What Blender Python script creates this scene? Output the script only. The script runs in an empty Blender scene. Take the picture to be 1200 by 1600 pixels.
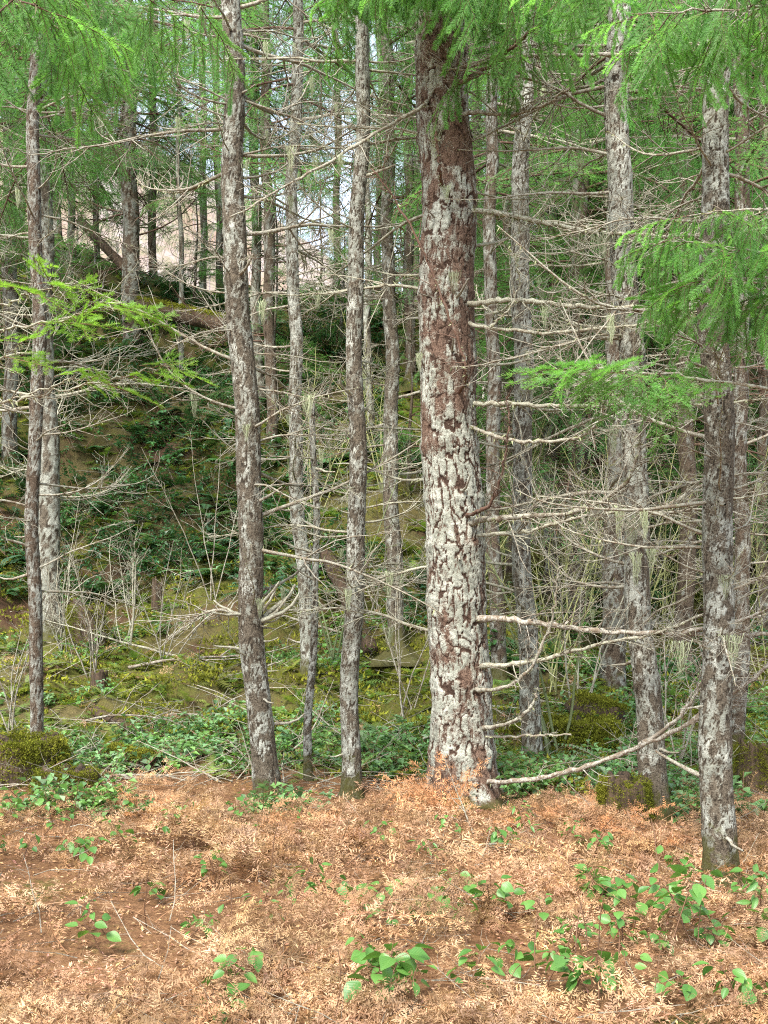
import bpy, math, random
import numpy as np
from mathutils import Matrix, Vector

sc = bpy.context.scene
COL = sc.collection
F, H, U0, V0 = 1700.0, 1.55, 600.0, 930.0        # focal length in pixels of the 1200x1600 photo, eye height, principal column, horizon row
RNG = np.random.default_rng(7)
R_ = math.radians

# ------------------------------------------------------------------ camera, world, sun, exposure
cd = bpy.data.cameras.new('camera'); cam = bpy.data.objects.new('camera', cd); COL.objects.link(cam)
cam.location = (0, 0, H); cam.rotation_euler = (R_(90), 0, 0)
cd.sensor_fit = 'VERTICAL'; cd.sensor_height = 36.0; cd.lens = F / 1600 * 36.0
cd.shift_y = (V0 - 800) / 1600
cd.clip_start = 0.05; cd.clip_end = 1500
sc.camera = cam
w = bpy.data.worlds.new('World'); sc.world = w; w.use_nodes = True
wt = w.node_tree; wt.nodes.clear()
sky = wt.nodes.new('ShaderNodeTexSky'); sky.sky_type = 'NISHITA'; sky.sun_disc = False
SUN_EL, SUN_AZ = 52, 205                         # azimuth clockwise from +Y: behind the camera, a little to its left
sky.sun_elevation = R_(SUN_EL); sky.sun_rotation = R_(SUN_AZ)
sky.air_density = 1.0; sky.dust_density = 1.0; sky.ozone_density = 1.0
bg = wt.nodes.new('ShaderNodeBackground'); bg.inputs['Strength'].default_value = 0.14
wo = wt.nodes.new('ShaderNodeOutputWorld')
hs = wt.nodes.new('ShaderNodeHueSaturation'); hs.inputs['Saturation'].default_value = 0.5; hs.inputs['Value'].default_value = 1.1   # thin bright overcast
wt.links.new(sky.outputs[0], hs.inputs['Color']); wt.links.new(hs.outputs[0], bg.inputs[0]); wt.links.new(bg.outputs[0], wo.inputs[0])
sd = bpy.data.lights.new('sun', 'SUN'); sun = bpy.data.objects.new('sun', sd); COL.objects.link(sun)
sd.energy = 2.5; sd.angle = R_(18); sd.color = (1.0, 0.95, 0.88)
dirv = Vector((math.sin(R_(SUN_AZ)) * math.cos(R_(SUN_EL)), math.cos(R_(SUN_AZ)) * math.cos(R_(SUN_EL)), math.sin(R_(SUN_EL))))
sun.rotation_euler = dirv.to_track_quat('Z', 'Y').to_euler()
vs = sc.view_settings; vs.view_transform = 'Standard'; vs.look = 'None'; vs.gamma = 1.0; vs.use_curve_mapping = False
vs.exposure = 1.85
sc.render.engine = 'CYCLES'; sc.cycles.use_denoising = False; sc.cycles.filter_width = 1.1
sc.cycles.max_bounces = 5; sc.cycles.diffuse_bounces = 3; sc.cycles.glossy_bounces = 2; sc.cycles.transmission_bounces = 3; sc.cycles.transparent_max_bounces = 4
sc.cycles.caustics_reflective = False; sc.cycles.caustics_refractive = False

# ------------------------------------------------------------------ numpy helpers
def hsh(*ints):
    h = np.uint32(2166136261)
    with np.errstate(over='ignore'):
        for k in ints:
            h = (h ^ np.asarray(k).astype(np.int64).astype(np.uint32)) * np.uint32(16777619)
            h = h ^ (h >> np.uint32(13)); h = h * np.uint32(1274126177); h = h ^ (h >> np.uint32(16))
    return (h & np.uint32(0xffffff)).astype(np.float64) / float(0xffffff)

def vnoise(p, seed=0):
    p = np.asarray(p, float); i = np.floor(p).astype(np.int64); f = p - i; f = f * f * (3 - 2 * f)
    d = p.shape[-1]; out = 0
    for c in range(1 << d):
        o = [(c >> k) & 1 for k in range(d)]
        wgt = 1
        for k in range(d): wgt = wgt * (f[..., k] if o[k] else 1 - f[..., k])
        out = out + wgt * hsh(*[i[..., k] + o[k] for k in range(d)], seed)
    return out

def fbm(p, octv=4, seed=0):
    p = np.asarray(p, float); s = 0; a = 0.5; t = 0
    for k in range(octv):
        s = s + a * vnoise(p * 2 ** k, seed + k * 17); t += a; a *= 0.5
    return s / t

def sstep(x, a, b):
    t = np.clip((np.asarray(x, float) - a) / (b - a), 0, 1); return t * t * (3 - 2 * t)

def voro(a, b, nx, seed):
    ia, ib = np.floor(a).astype(int), np.floor(b).astype(int)
    f1 = np.full(a.shape, 9.0); f2 = f1.copy(); idc = np.zeros(a.shape)
    for da in (-1, 0, 1):
        for db in (-1, 0, 1):
            ca, cb = ia + da, ib + db; m = ca % nx
            px = ca + 0.1 + 0.8 * hsh(m, cb, seed); py = cb + 0.1 + 0.8 * hsh(m, cb, seed + 5)
            d = np.hypot(a - px, b - py); c = hsh(m, cb, seed + 9)
            n = d < f1
            f2 = np.where(n, f1, np.minimum(f2, d)); idc = np.where(n, c, idc); f1 = np.where(n, d, f1)
    return f1, f2, idc

def P(u, v, d): return np.array([(u - U0) / F * d, d, H - (v - V0) / F * d])

class Geo:
    """verts + tris + quads, each face with a material slot, collected into ONE mesh"""
    def __init__(s): s.v = []; s.f3 = []; s.f4 = []; s.m3 = []; s.m4 = []; s.n = 0; s.c = []
    def add(s, V, f3=None, f4=None, mat=0, col=None):
        V = np.asarray(V, float).reshape(-1, 3)
        if f3 is not None and len(f3): s.f3.append(np.asarray(f3, int).reshape(-1, 3) + s.n); s.m3.append(np.full(len(s.f3[-1]), mat))
        if f4 is not None and len(f4): s.f4.append(np.asarray(f4, int).reshape(-1, 4) + s.n); s.m4.append(np.full(len(s.f4[-1]), mat))
        s.v.append(V); s.n += len(V)
        if col is None: col = (0.5, 0.5, 0.5)
        s.c.append(np.broadcast_to(np.asarray(col, float), (len(V), 3)))
    def arrays(s):
        V = np.concatenate(s.v) if s.v else np.zeros((0, 3))
        f3 = np.concatenate(s.f3) if s.f3 else np.zeros((0, 3), int); f4 = np.concatenate(s.f4) if s.f4 else np.zeros((0, 4), int)
        m = np.concatenate([np.concatenate(s.m3) if s.m3 else np.zeros(0, int), np.concatenate(s.m4) if s.m4 else np.zeros(0, int)])
        return V, f3, f4, m, (np.concatenate(s.c) if s.c else np.zeros((0, 3)))
    def add_tube(s, pts, rad, sides=4, mat=0, cap=True, col=None):
        pts = np.asarray(pts, float); n = len(pts); rad = np.broadcast_to(np.asarray(rad, float), (n,))
        T = np.gradient(pts, axis=0); T /= np.linalg.norm(T, axis=1)[:, None] + 1e-9
        ref = np.array([0, 0, 1.0]) if abs(T[:, 2]).mean() < 0.8 else np.array([1.0, 0, 0])
        A = np.cross(T, ref); A /= np.linalg.norm(A, axis=1)[:, None] + 1e-9; B = np.cross(T, A)
        th = np.arange(sides) / sides * 2 * np.pi
        V = pts[:, None] + rad[:, None, None] * (np.cos(th)[None, :, None] * A[:, None] + np.sin(th)[None, :, None] * B[:, None])
        i = np.arange(n - 1)[:, None] * sides; j = np.arange(sides)[None]; k = (j + 1) % sides
        q = np.stack([i + j, i + k, i + sides + k, i + sides + j], -1).reshape(-1, 4)
        s.add(V, f4=q, mat=mat, col=col)
    def build(s, name, mats, parent=None, smooth=True):
        return obj(name, mesh_np(name, *s.arrays()[:4], mats, smooth, s.arrays()[4]), parent)

def mesh_np(name, V, f3, f4, mi, mats, smooth=True, col=None):
    me = bpy.data.meshes.new(name)
    me.vertices.add(len(V)); me.vertices.foreach_set('co', np.ascontiguousarray(V, np.float32).ravel())
    li = np.concatenate([f3.ravel(), f4.ravel()]).astype(np.int32)
    me.loops.add(len(li)); me.loops.foreach_set('vertex_index', li)
    np_ = len(f3) + len(f4); me.polygons.add(np_)
    st = np.concatenate([np.arange(len(f3)) * 3, len(f3) * 3 + np.arange(len(f4)) * 4]).astype(np.int32)
    me.polygons.foreach_set('loop_start', st)
    me.polygons.foreach_set('material_index', np.asarray(mi, np.int32))
    me.polygons.foreach_set('use_smooth', np.full(np_, smooth))
    for m in (mats if isinstance(mats, (list, tuple)) else [mats]): me.materials.append(m)
    if col is not None:
        a = me.attributes.new('tint', 'FLOAT_COLOR', 'POINT')
        a.data.foreach_set('color', np.concatenate([np.clip(col, 0, 4), np.ones((len(V), 1))], 1).astype(np.float32).ravel())
    me.update(calc_edges=True)
    return me

def obj(name, me, parent=None, mat=None):
    o = bpy.data.objects.new(name, me); COL.objects.link(o)
    if parent is not None: o.parent = parent
    if mat is not None: o.matrix_local = mat
    return o

def tag(o, label=None, cat=None, group=None, kind=None):
    if label: o['label'] = label
    if cat: o['category'] = cat
    if group: o['group'] = group
    if kind: o['kind'] = kind
    return o

def thing(name, label, cat, loc, group=None):
    o = bpy.data.objects.new(name, None); COL.objects.link(o); o.location = loc; o.empty_display_size = 0.1
    return tag(o, label, cat, group)

def rotm(az, el=0.0, roll=0.0):
    """rotation matrices (n,3,3): the local +X axis turned to azimuth az (radians from +X), lifted by el, rolled about itself"""
    az, el, roll = np.broadcast_arrays(np.asarray(az, float), el, roll)
    c, s = np.cos, np.sin; Z = np.zeros_like(az); O = np.ones_like(az)
    st = lambda *r: np.stack([np.stack(x, -1) for x in r], -2)
    Rz = st((c(az), -s(az), Z), (s(az), c(az), Z), (Z, Z, O))
    Ry = st((c(el), Z, -s(el)), (Z, O, Z), (s(el), Z, c(el)))
    Rx = st((O, Z, Z), (Z, c(roll), -s(roll)), (Z, s(roll), c(roll)))
    return Rz @ Ry @ Rx

def mat4(Rm, loc, s=1.0):
    m = np.eye(4); m[:3, :3] = Rm * s; m[:3, 3] = loc
    return Matrix(m.tolist())

def scatter(geo, kinds, which, pos, Rm, scl, tint=None):
    """copies of base meshes merged into geo"""
    for k, b in enumerate(kinds):
        V, f3, f4, mi, c = b
        idx = np.where(which == k)[0]
        if not len(idx): continue
        W = np.einsum('mij,nj->mni', Rm[idx] * scl[idx][:, None, None], V) + pos[idx][:, None]
        off = (np.arange(len(idx)) * len(V))[:, None, None]
        C = np.broadcast_to(c[None], (len(idx),) + c.shape)
        if tint is not None: C = C * 2 * tint[idx][:, None]
        base = geo.n
        geo.add(W.reshape(-1, 3), col=C.reshape(-1, 3))
        if len(f3): geo.f3.append((f3[None] + off).reshape(-1, 3) + base); geo.m3.append(np.tile(mi[:len(f3)], len(idx)))
        if len(f4): geo.f4.append((f4[None] + off).reshape(-1, 4) + base); geo.m4.append(np.tile(mi[len(f3):], len(idx)))

# ------------------------------------------------------------------ materials
class NT:
    def __init__(s, name):
        s.m = bpy.data.materials.new(name); s.m.use_nodes = True; s.t = s.m.node_tree; s.t.nodes.clear()
        s.out = s.t.nodes.new('ShaderNodeOutputMaterial')
    def n(s, ty, ins=None, **kw):
        nd = s.t.nodes.new('ShaderNode' + ty)
        for k, v in kw.items(): setattr(nd, k, v)
        for k, v in (ins or {}).items():
            if hasattr(v, 'is_linked') or hasattr(v, 'links'): s.t.links.new(v, nd.inputs[k])
            else: nd.inputs[k].default_value = v
        return nd
    def ramp(s, fac, stops, interp='LINEAR'):
        nd = s.n('ValToRGB', {0: fac}); cr = nd.color_ramp; cr.interpolation = interp
        while len(cr.elements) < len(stops): cr.elements.new(0.5)
        for e, (p, c) in zip(cr.elements, stops):
            e.position = p; e.color = (*c, 1) if not isinstance(c, (int, float)) else (c, c, c, 1)
        return nd.outputs[0]
    def mix(s, fac, a, b, bt='MIX'):
        nd = s.n('Mix', data_type='RGBA', blend_type=bt)
        for k, v in ((0, fac), (6, a), (7, b)):
            if hasattr(v, 'links'): s.t.links.new(v, nd.inputs[k])
            else: nd.inputs[k].default_value = v if k == 0 else (*v, 1)
        return nd.outputs[2]
    def math(s, op, a, b=0.0, clamp=False):
        return s.n('Math', {0: a, 1: b}, operation=op, use_clamp=clamp).outputs[0]
    def noise(s, co, scale, detail=4, rough=0.55, dist=0.0):
        return s.n('TexNoise', {'Vector': co, 'Scale': scale, 'Detail': detail, 'Roughness': rough, 'Distortion': dist}).outputs[0]
    def bump(s, h, strength=0.5, dist=0.01):
        return s.n('Bump', {'Height': h, 'Strength': strength, 'Distance': dist}).outputs[0]
    def pos(s): return s.n('NewGeometry').outputs['Position']
    def objc(s): return s.n('TexCoord').outputs['Object']
    def attr(s, name='tint'): return s.n('Attribute', attribute_name=name).outputs['Color']
    def rnd(s): return s.n('ObjectInfo').outputs['Random']
    def finish(s, col, rough=0.8, normal=None, transl=0.0, tcol=None, spec=0.3):
        ins = {'Base Color': col, 'Roughness': rough, 'Specular IOR Level': spec}
        if normal is not None: ins['Normal'] = normal
        b = s.n('BsdfPrincipled', ins).outputs[0]
        if transl > 0:
            t = s.n('BsdfTranslucent', {0: tcol if tcol is not None else col}).outputs[0]
            b = s.n('MixShader', {0: transl, 1: b, 2: t}).outputs[0]
        s.t.links.new(b, s.out.inputs[0]); return s.m

def m_bark(name, brown, brown2, pale, pale2, moss=(0.075, 0.08, 0.014)):
    t = NT(name); a = t.n('SeparateColor', {0: t.attr('tint')}); co = t.pos()
    fine = t.noise(co, 110, 6, 0.72); mid = t.noise(co, 26, 6, 0.65, 0.6); coarse = t.noise(co, 6, 4, 0.6)
    br = t.mix(t.ramp(mid, [(0.35, 0), (0.65, 1)]), brown, brown2)
    br = t.mix(t.ramp(fine, [(0.42, 0), (0.72, 1)]), br, tuple(x * 2.0 for x in brown2))
    br = t.mix(t.ramp(fine, [(0.30, 1), (0.46, 0)]), br, tuple(x * 0.35 for x in brown))
    gr = t.mix(t.ramp(coarse, [(0.38, 0), (0.62, 1)]), pale, pale2)
    gr = t.mix(t.ramp(mid, [(0.40, 0.75), (0.58, 0)]), gr, tuple(x * 0.55 for x in pale2))
    gr = t.mix(t.ramp(fine, [(0.34, 0.9), (0.47, 0)]), gr, tuple(x * 0.8 for x in brown2))
    lf = t.math('ADD', a.outputs[1], t.math('MULTIPLY', t.math('SUBTRACT', t.math('ADD', t.math('MULTIPLY', fine, 0.6), t.math('MULTIPLY', mid, 0.4)), 0.5), 2.2))
    lf = t.ramp(lf, [(0.34, 0), (0.50, 0.55), (0.74, 1)])
    plate = t.ramp(t.math('ADD', a.outputs[0], t.math('MULTIPLY', t.math('SUBTRACT', fine, 0.5), 1.0)), [(0.34, 0), (0.66, 1)])
    br = t.mix(t.ramp(a.outputs[0], [(0.1, 0.75), (0.45, 0)]), br, tuple(x * 0.5 for x in brown))
    c = t.mix(t.math('MULTIPLY', lf, plate), br, gr)
    mo = t.mix(t.noise(co, 60, 3), moss, (0.05, 0.038, 0.02))
    mf = t.ramp(t.math('ADD', a.outputs[2], t.math('MULTIPLY', t.math('SUBTRACT', mid, 0.5), 1.4)), [(0.45, 0), (0.75, 0.9)])
    c = t.mix(mf, c, mo)
    hgt = t.math('ADD', t.math('MULTIPLY', fine, 0.6), mid)
    return t.finish(c, 0.9, t.bump(hgt, 0.9, 0.014), spec=0.12)

def m_branch(name, brown, pale, amt=0.5):
    t = NT(name); co = t.pos(); n1 = t.noise(co, 22, 6, 0.75); n2 = t.noise(co, 150, 4, 0.7)
    f = t.ramp(t.math('ADD', t.math('MULTIPLY', n1, 0.7), t.math('MULTIPLY', n2, 0.3)), [(0.58 - amt * 0.25, 0), (0.70 - amt * 0.25, 1)])
    b2 = t.mix(t.rnd(), brown, tuple(x * 1.5 for x in brown))
    p2 = t.mix(t.ramp(n2, [(0.38, 0), (0.6, 1)]), tuple(x * 0.6 for x in pale), pale)
    return t.finish(t.mix(f, b2, p2), 0.9, t.bump(n2, 0.7, 0.008), spec=0.12)

def m_leaf(name, c1, c2, transl=0.35, rough=0.5, use_tint=True, spec=0.4, tboost=1.6):
    t = NT(name); n = t.noise(t.pos(), 3.0, 3)
    c = t.mix(t.ramp(n, [(0.3, 0), (0.7, 1)]), c1, c2)
    if use_tint: c = t.mix(1.0, c, t.n('VectorMath', {0: t.attr(), 1: (2, 2, 2)}, operation='MULTIPLY').outputs[0], 'MULTIPLY')
    h = t.n('HueSaturation', {'Color': c, 'Value': t.math('ADD', 0.75, t.math('MULTIPLY', t.rnd(), 0.5))}).outputs[0]
    tc = t.mix(1.0, h, (tboost, tboost, tboost * 0.6), 'MULTIPLY')
    return t.finish(h, rough, None, transl, tc, spec)

BARK_MAIN = m_bark('lichen_crusted_bark', (0.050, 0.028, 0.019), (0.115, 0.076, 0.054), (0.44, 0.445, 0.375), (0.29, 0.30, 0.24))
BARK_GREY = m_bark('grey_bark', (0.038, 0.029, 0.020), (0.100, 0.083, 0.060), (0.42, 0.425, 0.365), (0.235, 0.24, 0.195))
BARK_DARK = m_bark('dark_bark', (0.038, 0.026, 0.017), (0.085, 0.064, 0.045), (0.32, 0.325, 0.28), (0.18, 0.18, 0.15))
TWIG_PALE = m_branch('lichen_branch', (0.12, 0.09, 0.06), (0.42, 0.41, 0.31), 0.7)
TWIG_MID = m_branch('weathered_branch', (0.12, 0.09, 0.06), (0.38, 0.365, 0.29), 0.62)
TWIG_DARK = m_branch('brown_branch', (0.085, 0.05, 0.035), (0.22, 0.19, 0.15), 0.25)
WHITE_WOOD = m_branch('bleached_branch', (0.15, 0.115, 0.08), (0.48, 0.455, 0.38), 0.5)
LICHEN = m_leaf('lichen_fringe', (0.36, 0.37, 0.22), (0.26, 0.28, 0.15), 0.3, 0.9, True, 0.1, 1.0)
LICHEN_PALE = m_leaf('hanging_lichen', (0.42, 0.45, 0.30), (0.34, 0.38, 0.24), 0.35, 0.9, True, 0.1, 1.0)
NEEDLE = m_leaf('fir_needles', (0.10, 0.25, 0.06), (0.16, 0.33, 0.08), 0.55, 0.5)
NEEDLE_YEL = m_leaf('young_fir_needles', (0.14, 0.29, 0.035), (0.22, 0.38, 0.055), 0.55, 0.5)
NEEDLE_FAR = m_leaf('distant_fir_needles', (0.09, 0.24, 0.075), (0.14, 0.30, 0.095), 0.55, 0.55)
FERN_DEAD = m_leaf('dead_bracken_frond', (0.56, 0.32, 0.165), (0.72, 0.50, 0.31), 0.3, 0.8, True, 0.15, 1.1)
SHRUB = m_leaf('undergrowth_leaf', (0.035, 0.105, 0.032), (0.065, 0.155, 0.045), 0.25, 0.38, True, 0.5)
SHRUB_LIGHT = m_leaf('bramble_leaf', (0.13, 0.27, 0.10), (0.20, 0.35, 0.16), 0.35, 0.42, True, 0.4)
MOSSM = m_leaf('moss', (0.13, 0.155, 0.018), (0.23, 0.225, 0.03), 0.2, 0.95, True, 0.05, 1.0)

def m_plantleaf():
    t = NT('broad_leaf'); co = t.objc(); s = t.n('SeparateXYZ', {0: co})
    ay = t.math('ABSOLUTE', s.outputs[1])
    ve = t.math('SINE', t.math('MULTIPLY', t.math('SUBTRACT', s.outputs[0], t.math('MULTIPLY', ay, 0.7)), 52))
    vein = t.ramp(ve, [(0.75, 0), (1.0, 1)]); mid = t.ramp(ay, [(0.0, 1), (0.03, 0)])
    c = t.mix(t.rnd(), (0.055, 0.155, 0.028), (0.115, 0.255, 0.05))
    c = t.mix(t.math('MULTIPLY', t.math('MAXIMUM', vein, mid), 0.16), c, (0.26, 0.40, 0.14))
    c = t.mix(t.ramp(t.noise(t.pos(), 25, 4), [(0.60, 0), (0.72, 0.4)]), c, (0.22, 0.20, 0.05))
    tc = t.mix(1.0, c, (1.5, 1.5, 0.8), 'MULTIPLY')
    return t.finish(c, 0.42, t.bump(t.math('MULTIPLY', ve, -1), 0.06, 0.004), 0.3, tc, 0.45)
PLANT = m_plantleaf()

def m_stem():
    t = NT('stem'); n = t.noise(t.pos(), 60, 3)
    return t.finish(t.mix(n, (0.09, 0.045, 0.025), (0.20, 0.11, 0.06)), 0.7)
STEM = m_stem()
def m_greenstem():
    t = NT('green_stem'); n = t.noise(t.pos(), 40, 3)
    return t.finish(t.mix(n, (0.10, 0.13, 0.05), (0.18, 0.20, 0.09)), 0.7)
GSTEM = m_greenstem()

def m_ground():
    t = NT('forest_floor'); co = t.pos(); a = t.n('SeparateColor', {0: t.attr('tint')})
    n1 = t.noise(co, 1.6, 6, 0.6); n2 = t.noise(co, 14, 6, 0.7, 0.5); n3 = t.noise(co, 70, 4, 0.7)
    litter = t.mix(t.ramp(n2, [(0.3, 0), (0.7, 1)]), (0.075, 0.034, 0.016), (0.27, 0.145, 0.07))
    litter = t.mix(t.ramp(n3, [(0.45, 0), (0.72, 0.6)]), litter, (0.40, 0.23, 0.12))
    slope = t.mix(t.ramp(n2, [(0.3, 0), (0.7, 1)]), (0.040, 0.036, 0.014), (0.14, 0.115, 0.045))
    slope = t.mix(t.ramp(n3, [(0.5, 0), (0.75, 0.5)]), slope, (0.26, 0.18, 0.10))
    litter = t.mix(a.outputs[2], litter, slope)
    moss = t.mix(t.ramp(n3, [(0.3, 0), (0.7, 1)]), (0.032, 0.038, 0.010), (0.135, 0.14, 0.028))
    moss = t.mix(t.ramp(n2, [(0.5, 0), (0.66, 0.75)]), moss, (0.12, 0.075, 0.035))
    mf = t.ramp(t.math('ADD', a.outputs[0], t.math('MULTIPLY', t.math('SUBTRACT', n2, 0.5), 1.3)), [(0.42, 0), (0.62, 1)])
    soil = t.mix(n2, (0.035, 0.022, 0.014), (0.12, 0.07, 0.04))
    c = t.mix(t.ramp(t.math('ADD', a.outputs[1], t.math('MULTIPLY', t.math('SUBTRACT', n2, 0.5), 1.2)), [(0.4, 0), (0.62, 1)]), t.mix(mf, litter, moss), soil)
    h = t.math('ADD', t.math('MULTIPLY', n2, 1.0), t.math('MULTIPLY', n3, 0.4))
    return t.finish(c, 0.95, t.bump(h, 0.9, 0.04), spec=0.1)
GROUND = m_ground()
def m_farhill():
    t = NT('far_hillside'); co = t.pos(); n1 = t.noise(co, 0.10, 5, 0.6); n2 = t.noise(co, 0.9, 5, 0.7)
    c = t.mix(t.ramp(n1, [(0.4, 0), (0.6, 1)]), (0.24, 0.17, 0.13), (0.36, 0.31, 0.30))
    c = t.mix(t.ramp(n2, [(0.45, 0), (0.6, 0.85)]), c, (0.22, 0.20, 0.13))
    return t.finish(c, 0.95, None, spec=0.0)
FARHILL = m_farhill()
def m_rot():
    t = NT('rotten_wood'); co = t.pos(); n = t.noise(co, 22, 5, 0.7); n3 = t.n('TexNoise', {'Vector': t.n('Mapping', {0: co, 3: (40, 40, 5)}).outputs[0], 'Scale': 1.0, 'Detail': 4}).outputs[0]
    c = t.mix(t.ramp(n3, [(0.35, 0), (0.65, 1)]), (0.032, 0.021, 0.013), (0.095, 0.062, 0.037))
    return t.finish(t.mix(t.ramp(n, [(0.55, 0), (0.7, 0.7)]), c, (0.03, 0.02, 0.014)), 0.9, t.bump(n3, 0.8, 0.02))
ROT = m_rot()

# ------------------------------------------------------------------ the land
YL = [-30, 9.2, 12, 14, 16, 19, 22, 24, 27, 35, 60, 120]; ZL = [0, 0.0, 0.42, 1.0, 2.1, 4.2, 6.5, 8.0, 9.0, 9.6, 6, -2]
YR = [-30, 9.2, 12, 15, 20, 28, 40, 60, 120]; ZR = [0, 0.02, 0.25, 0.8, 2.2, 4.6, 8.5, 13, 20]
def _sm(y, Y, Z):
    s = 0
    for k, wv in ((-1.2, .25), (0, .5), (1.2, .25)): s = s + wv * np.interp(y + k, Y, Z)
    return s
def terr(x, y):
    x = np.asarray(x, float); y = np.asarray(y, float)
    t = sstep(x, 0.3, 3.0 + np.maximum(0, y - 24) * 0.1)
    z = _sm(y, YL, ZL) * (1 - t) + _sm(y, YR, ZR) * t
    z = z + 0.33 * np.maximum(0, -x - 4.2) * sstep(y, 14, 24)
    h = sstep(y, 8.5, 13)
    p = np.stack([x, y], -1)
    z = z + (fbm(p * 0.9, 4, 3) - 0.5) * (0.10 + 0.75 * h) + (fbm(p * 3.1, 3, 8) - 0.5) * (0.06 + 0.26 * h) + (fbm(p * 9, 2, 12) - 0.5) * (0.03 + 0.05 * h)
    return z
def moss_at(x, y):
    p = np.stack([x, y], -1)
    return np.clip(0.17 + 0.63 * sstep(y, 8.2, 10.5) + (fbm(p * 0.8, 3, 33) - 0.5) * 1.5 - 0.34 * sstep(y, 13.5, 17), 0, 1)

def grid_mesh(name, xs, ys, fz, mat, colf):
    X, Y = np.meshgrid(xs, ys); Z = fz(X, Y); n, m = X.shape
    V = np.stack([X, Y, Z], -1).reshape(-1, 3)
    i = (np.arange(n - 1)[:, None] * m + np.arange(m - 1)[None]).reshape(-1)
    f4 = np.stack([i, i + 1, i + m + 1, i + m], -1)
    return mesh_np(name, V, np.zeros((0, 3), int), f4, np.zeros(len(f4)), mat, True, colf(V[:, 0], V[:, 1]))
def ax(parts): return np.concatenate([np.arange(a, b, s) for a, b, s in parts])
gx = ax([(-400, -60, 20), (-60, -14, 2), (-14, -5, 0.25), (-5, 5.5, 0.08), (5.5, 16, 0.25), (16, 60, 2), (60, 420, 20)])
gy = ax([(-60, -4, 4), (-4, 3, 0.4), (3, 14, 0.08), (14, 26, 0.12), (26, 60, 1.0), (60, 400, 15)])
def gcol(x, y):
    m = moss_at(x, y); p = np.stack([x, y], -1)
    soil = np.clip(0.12 + (fbm(p * 1.3, 3, 51) - 0.5) * 1.5 + 0.08 * sstep(y, 9.5, 14) - 0.25 * (y < 8.6), 0, 1)
    return np.stack([m, soil, sstep(y, 8.6, 10.8)], -1)
tag(obj('ground', grid_mesh('ground', gx, gy, terr, GROUND, gcol)), kind='structure', label='forest floor of orange litter rising into a mossy hillside')

# far bare hillside seen through the gap
def farz(x, y): 
    return -6 + 62 * sstep(y, 60, 180) * (0.80 + 0.5 * sstep(x, 20, -50)) + 7 * (fbm(np.stack([x, y], -1) * 0.05, 4, 71) - 0.5)
tag(obj('far_hill', grid_mesh('far_hill', np.arange(-260, 260, 4.0), np.arange(62, 240, 4.0), farz, FARHILL, lambda x, y: np.full((len(x), 3), 0.5))), kind='structure', label='far hillside of bare pinkish brown woodland')

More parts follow.
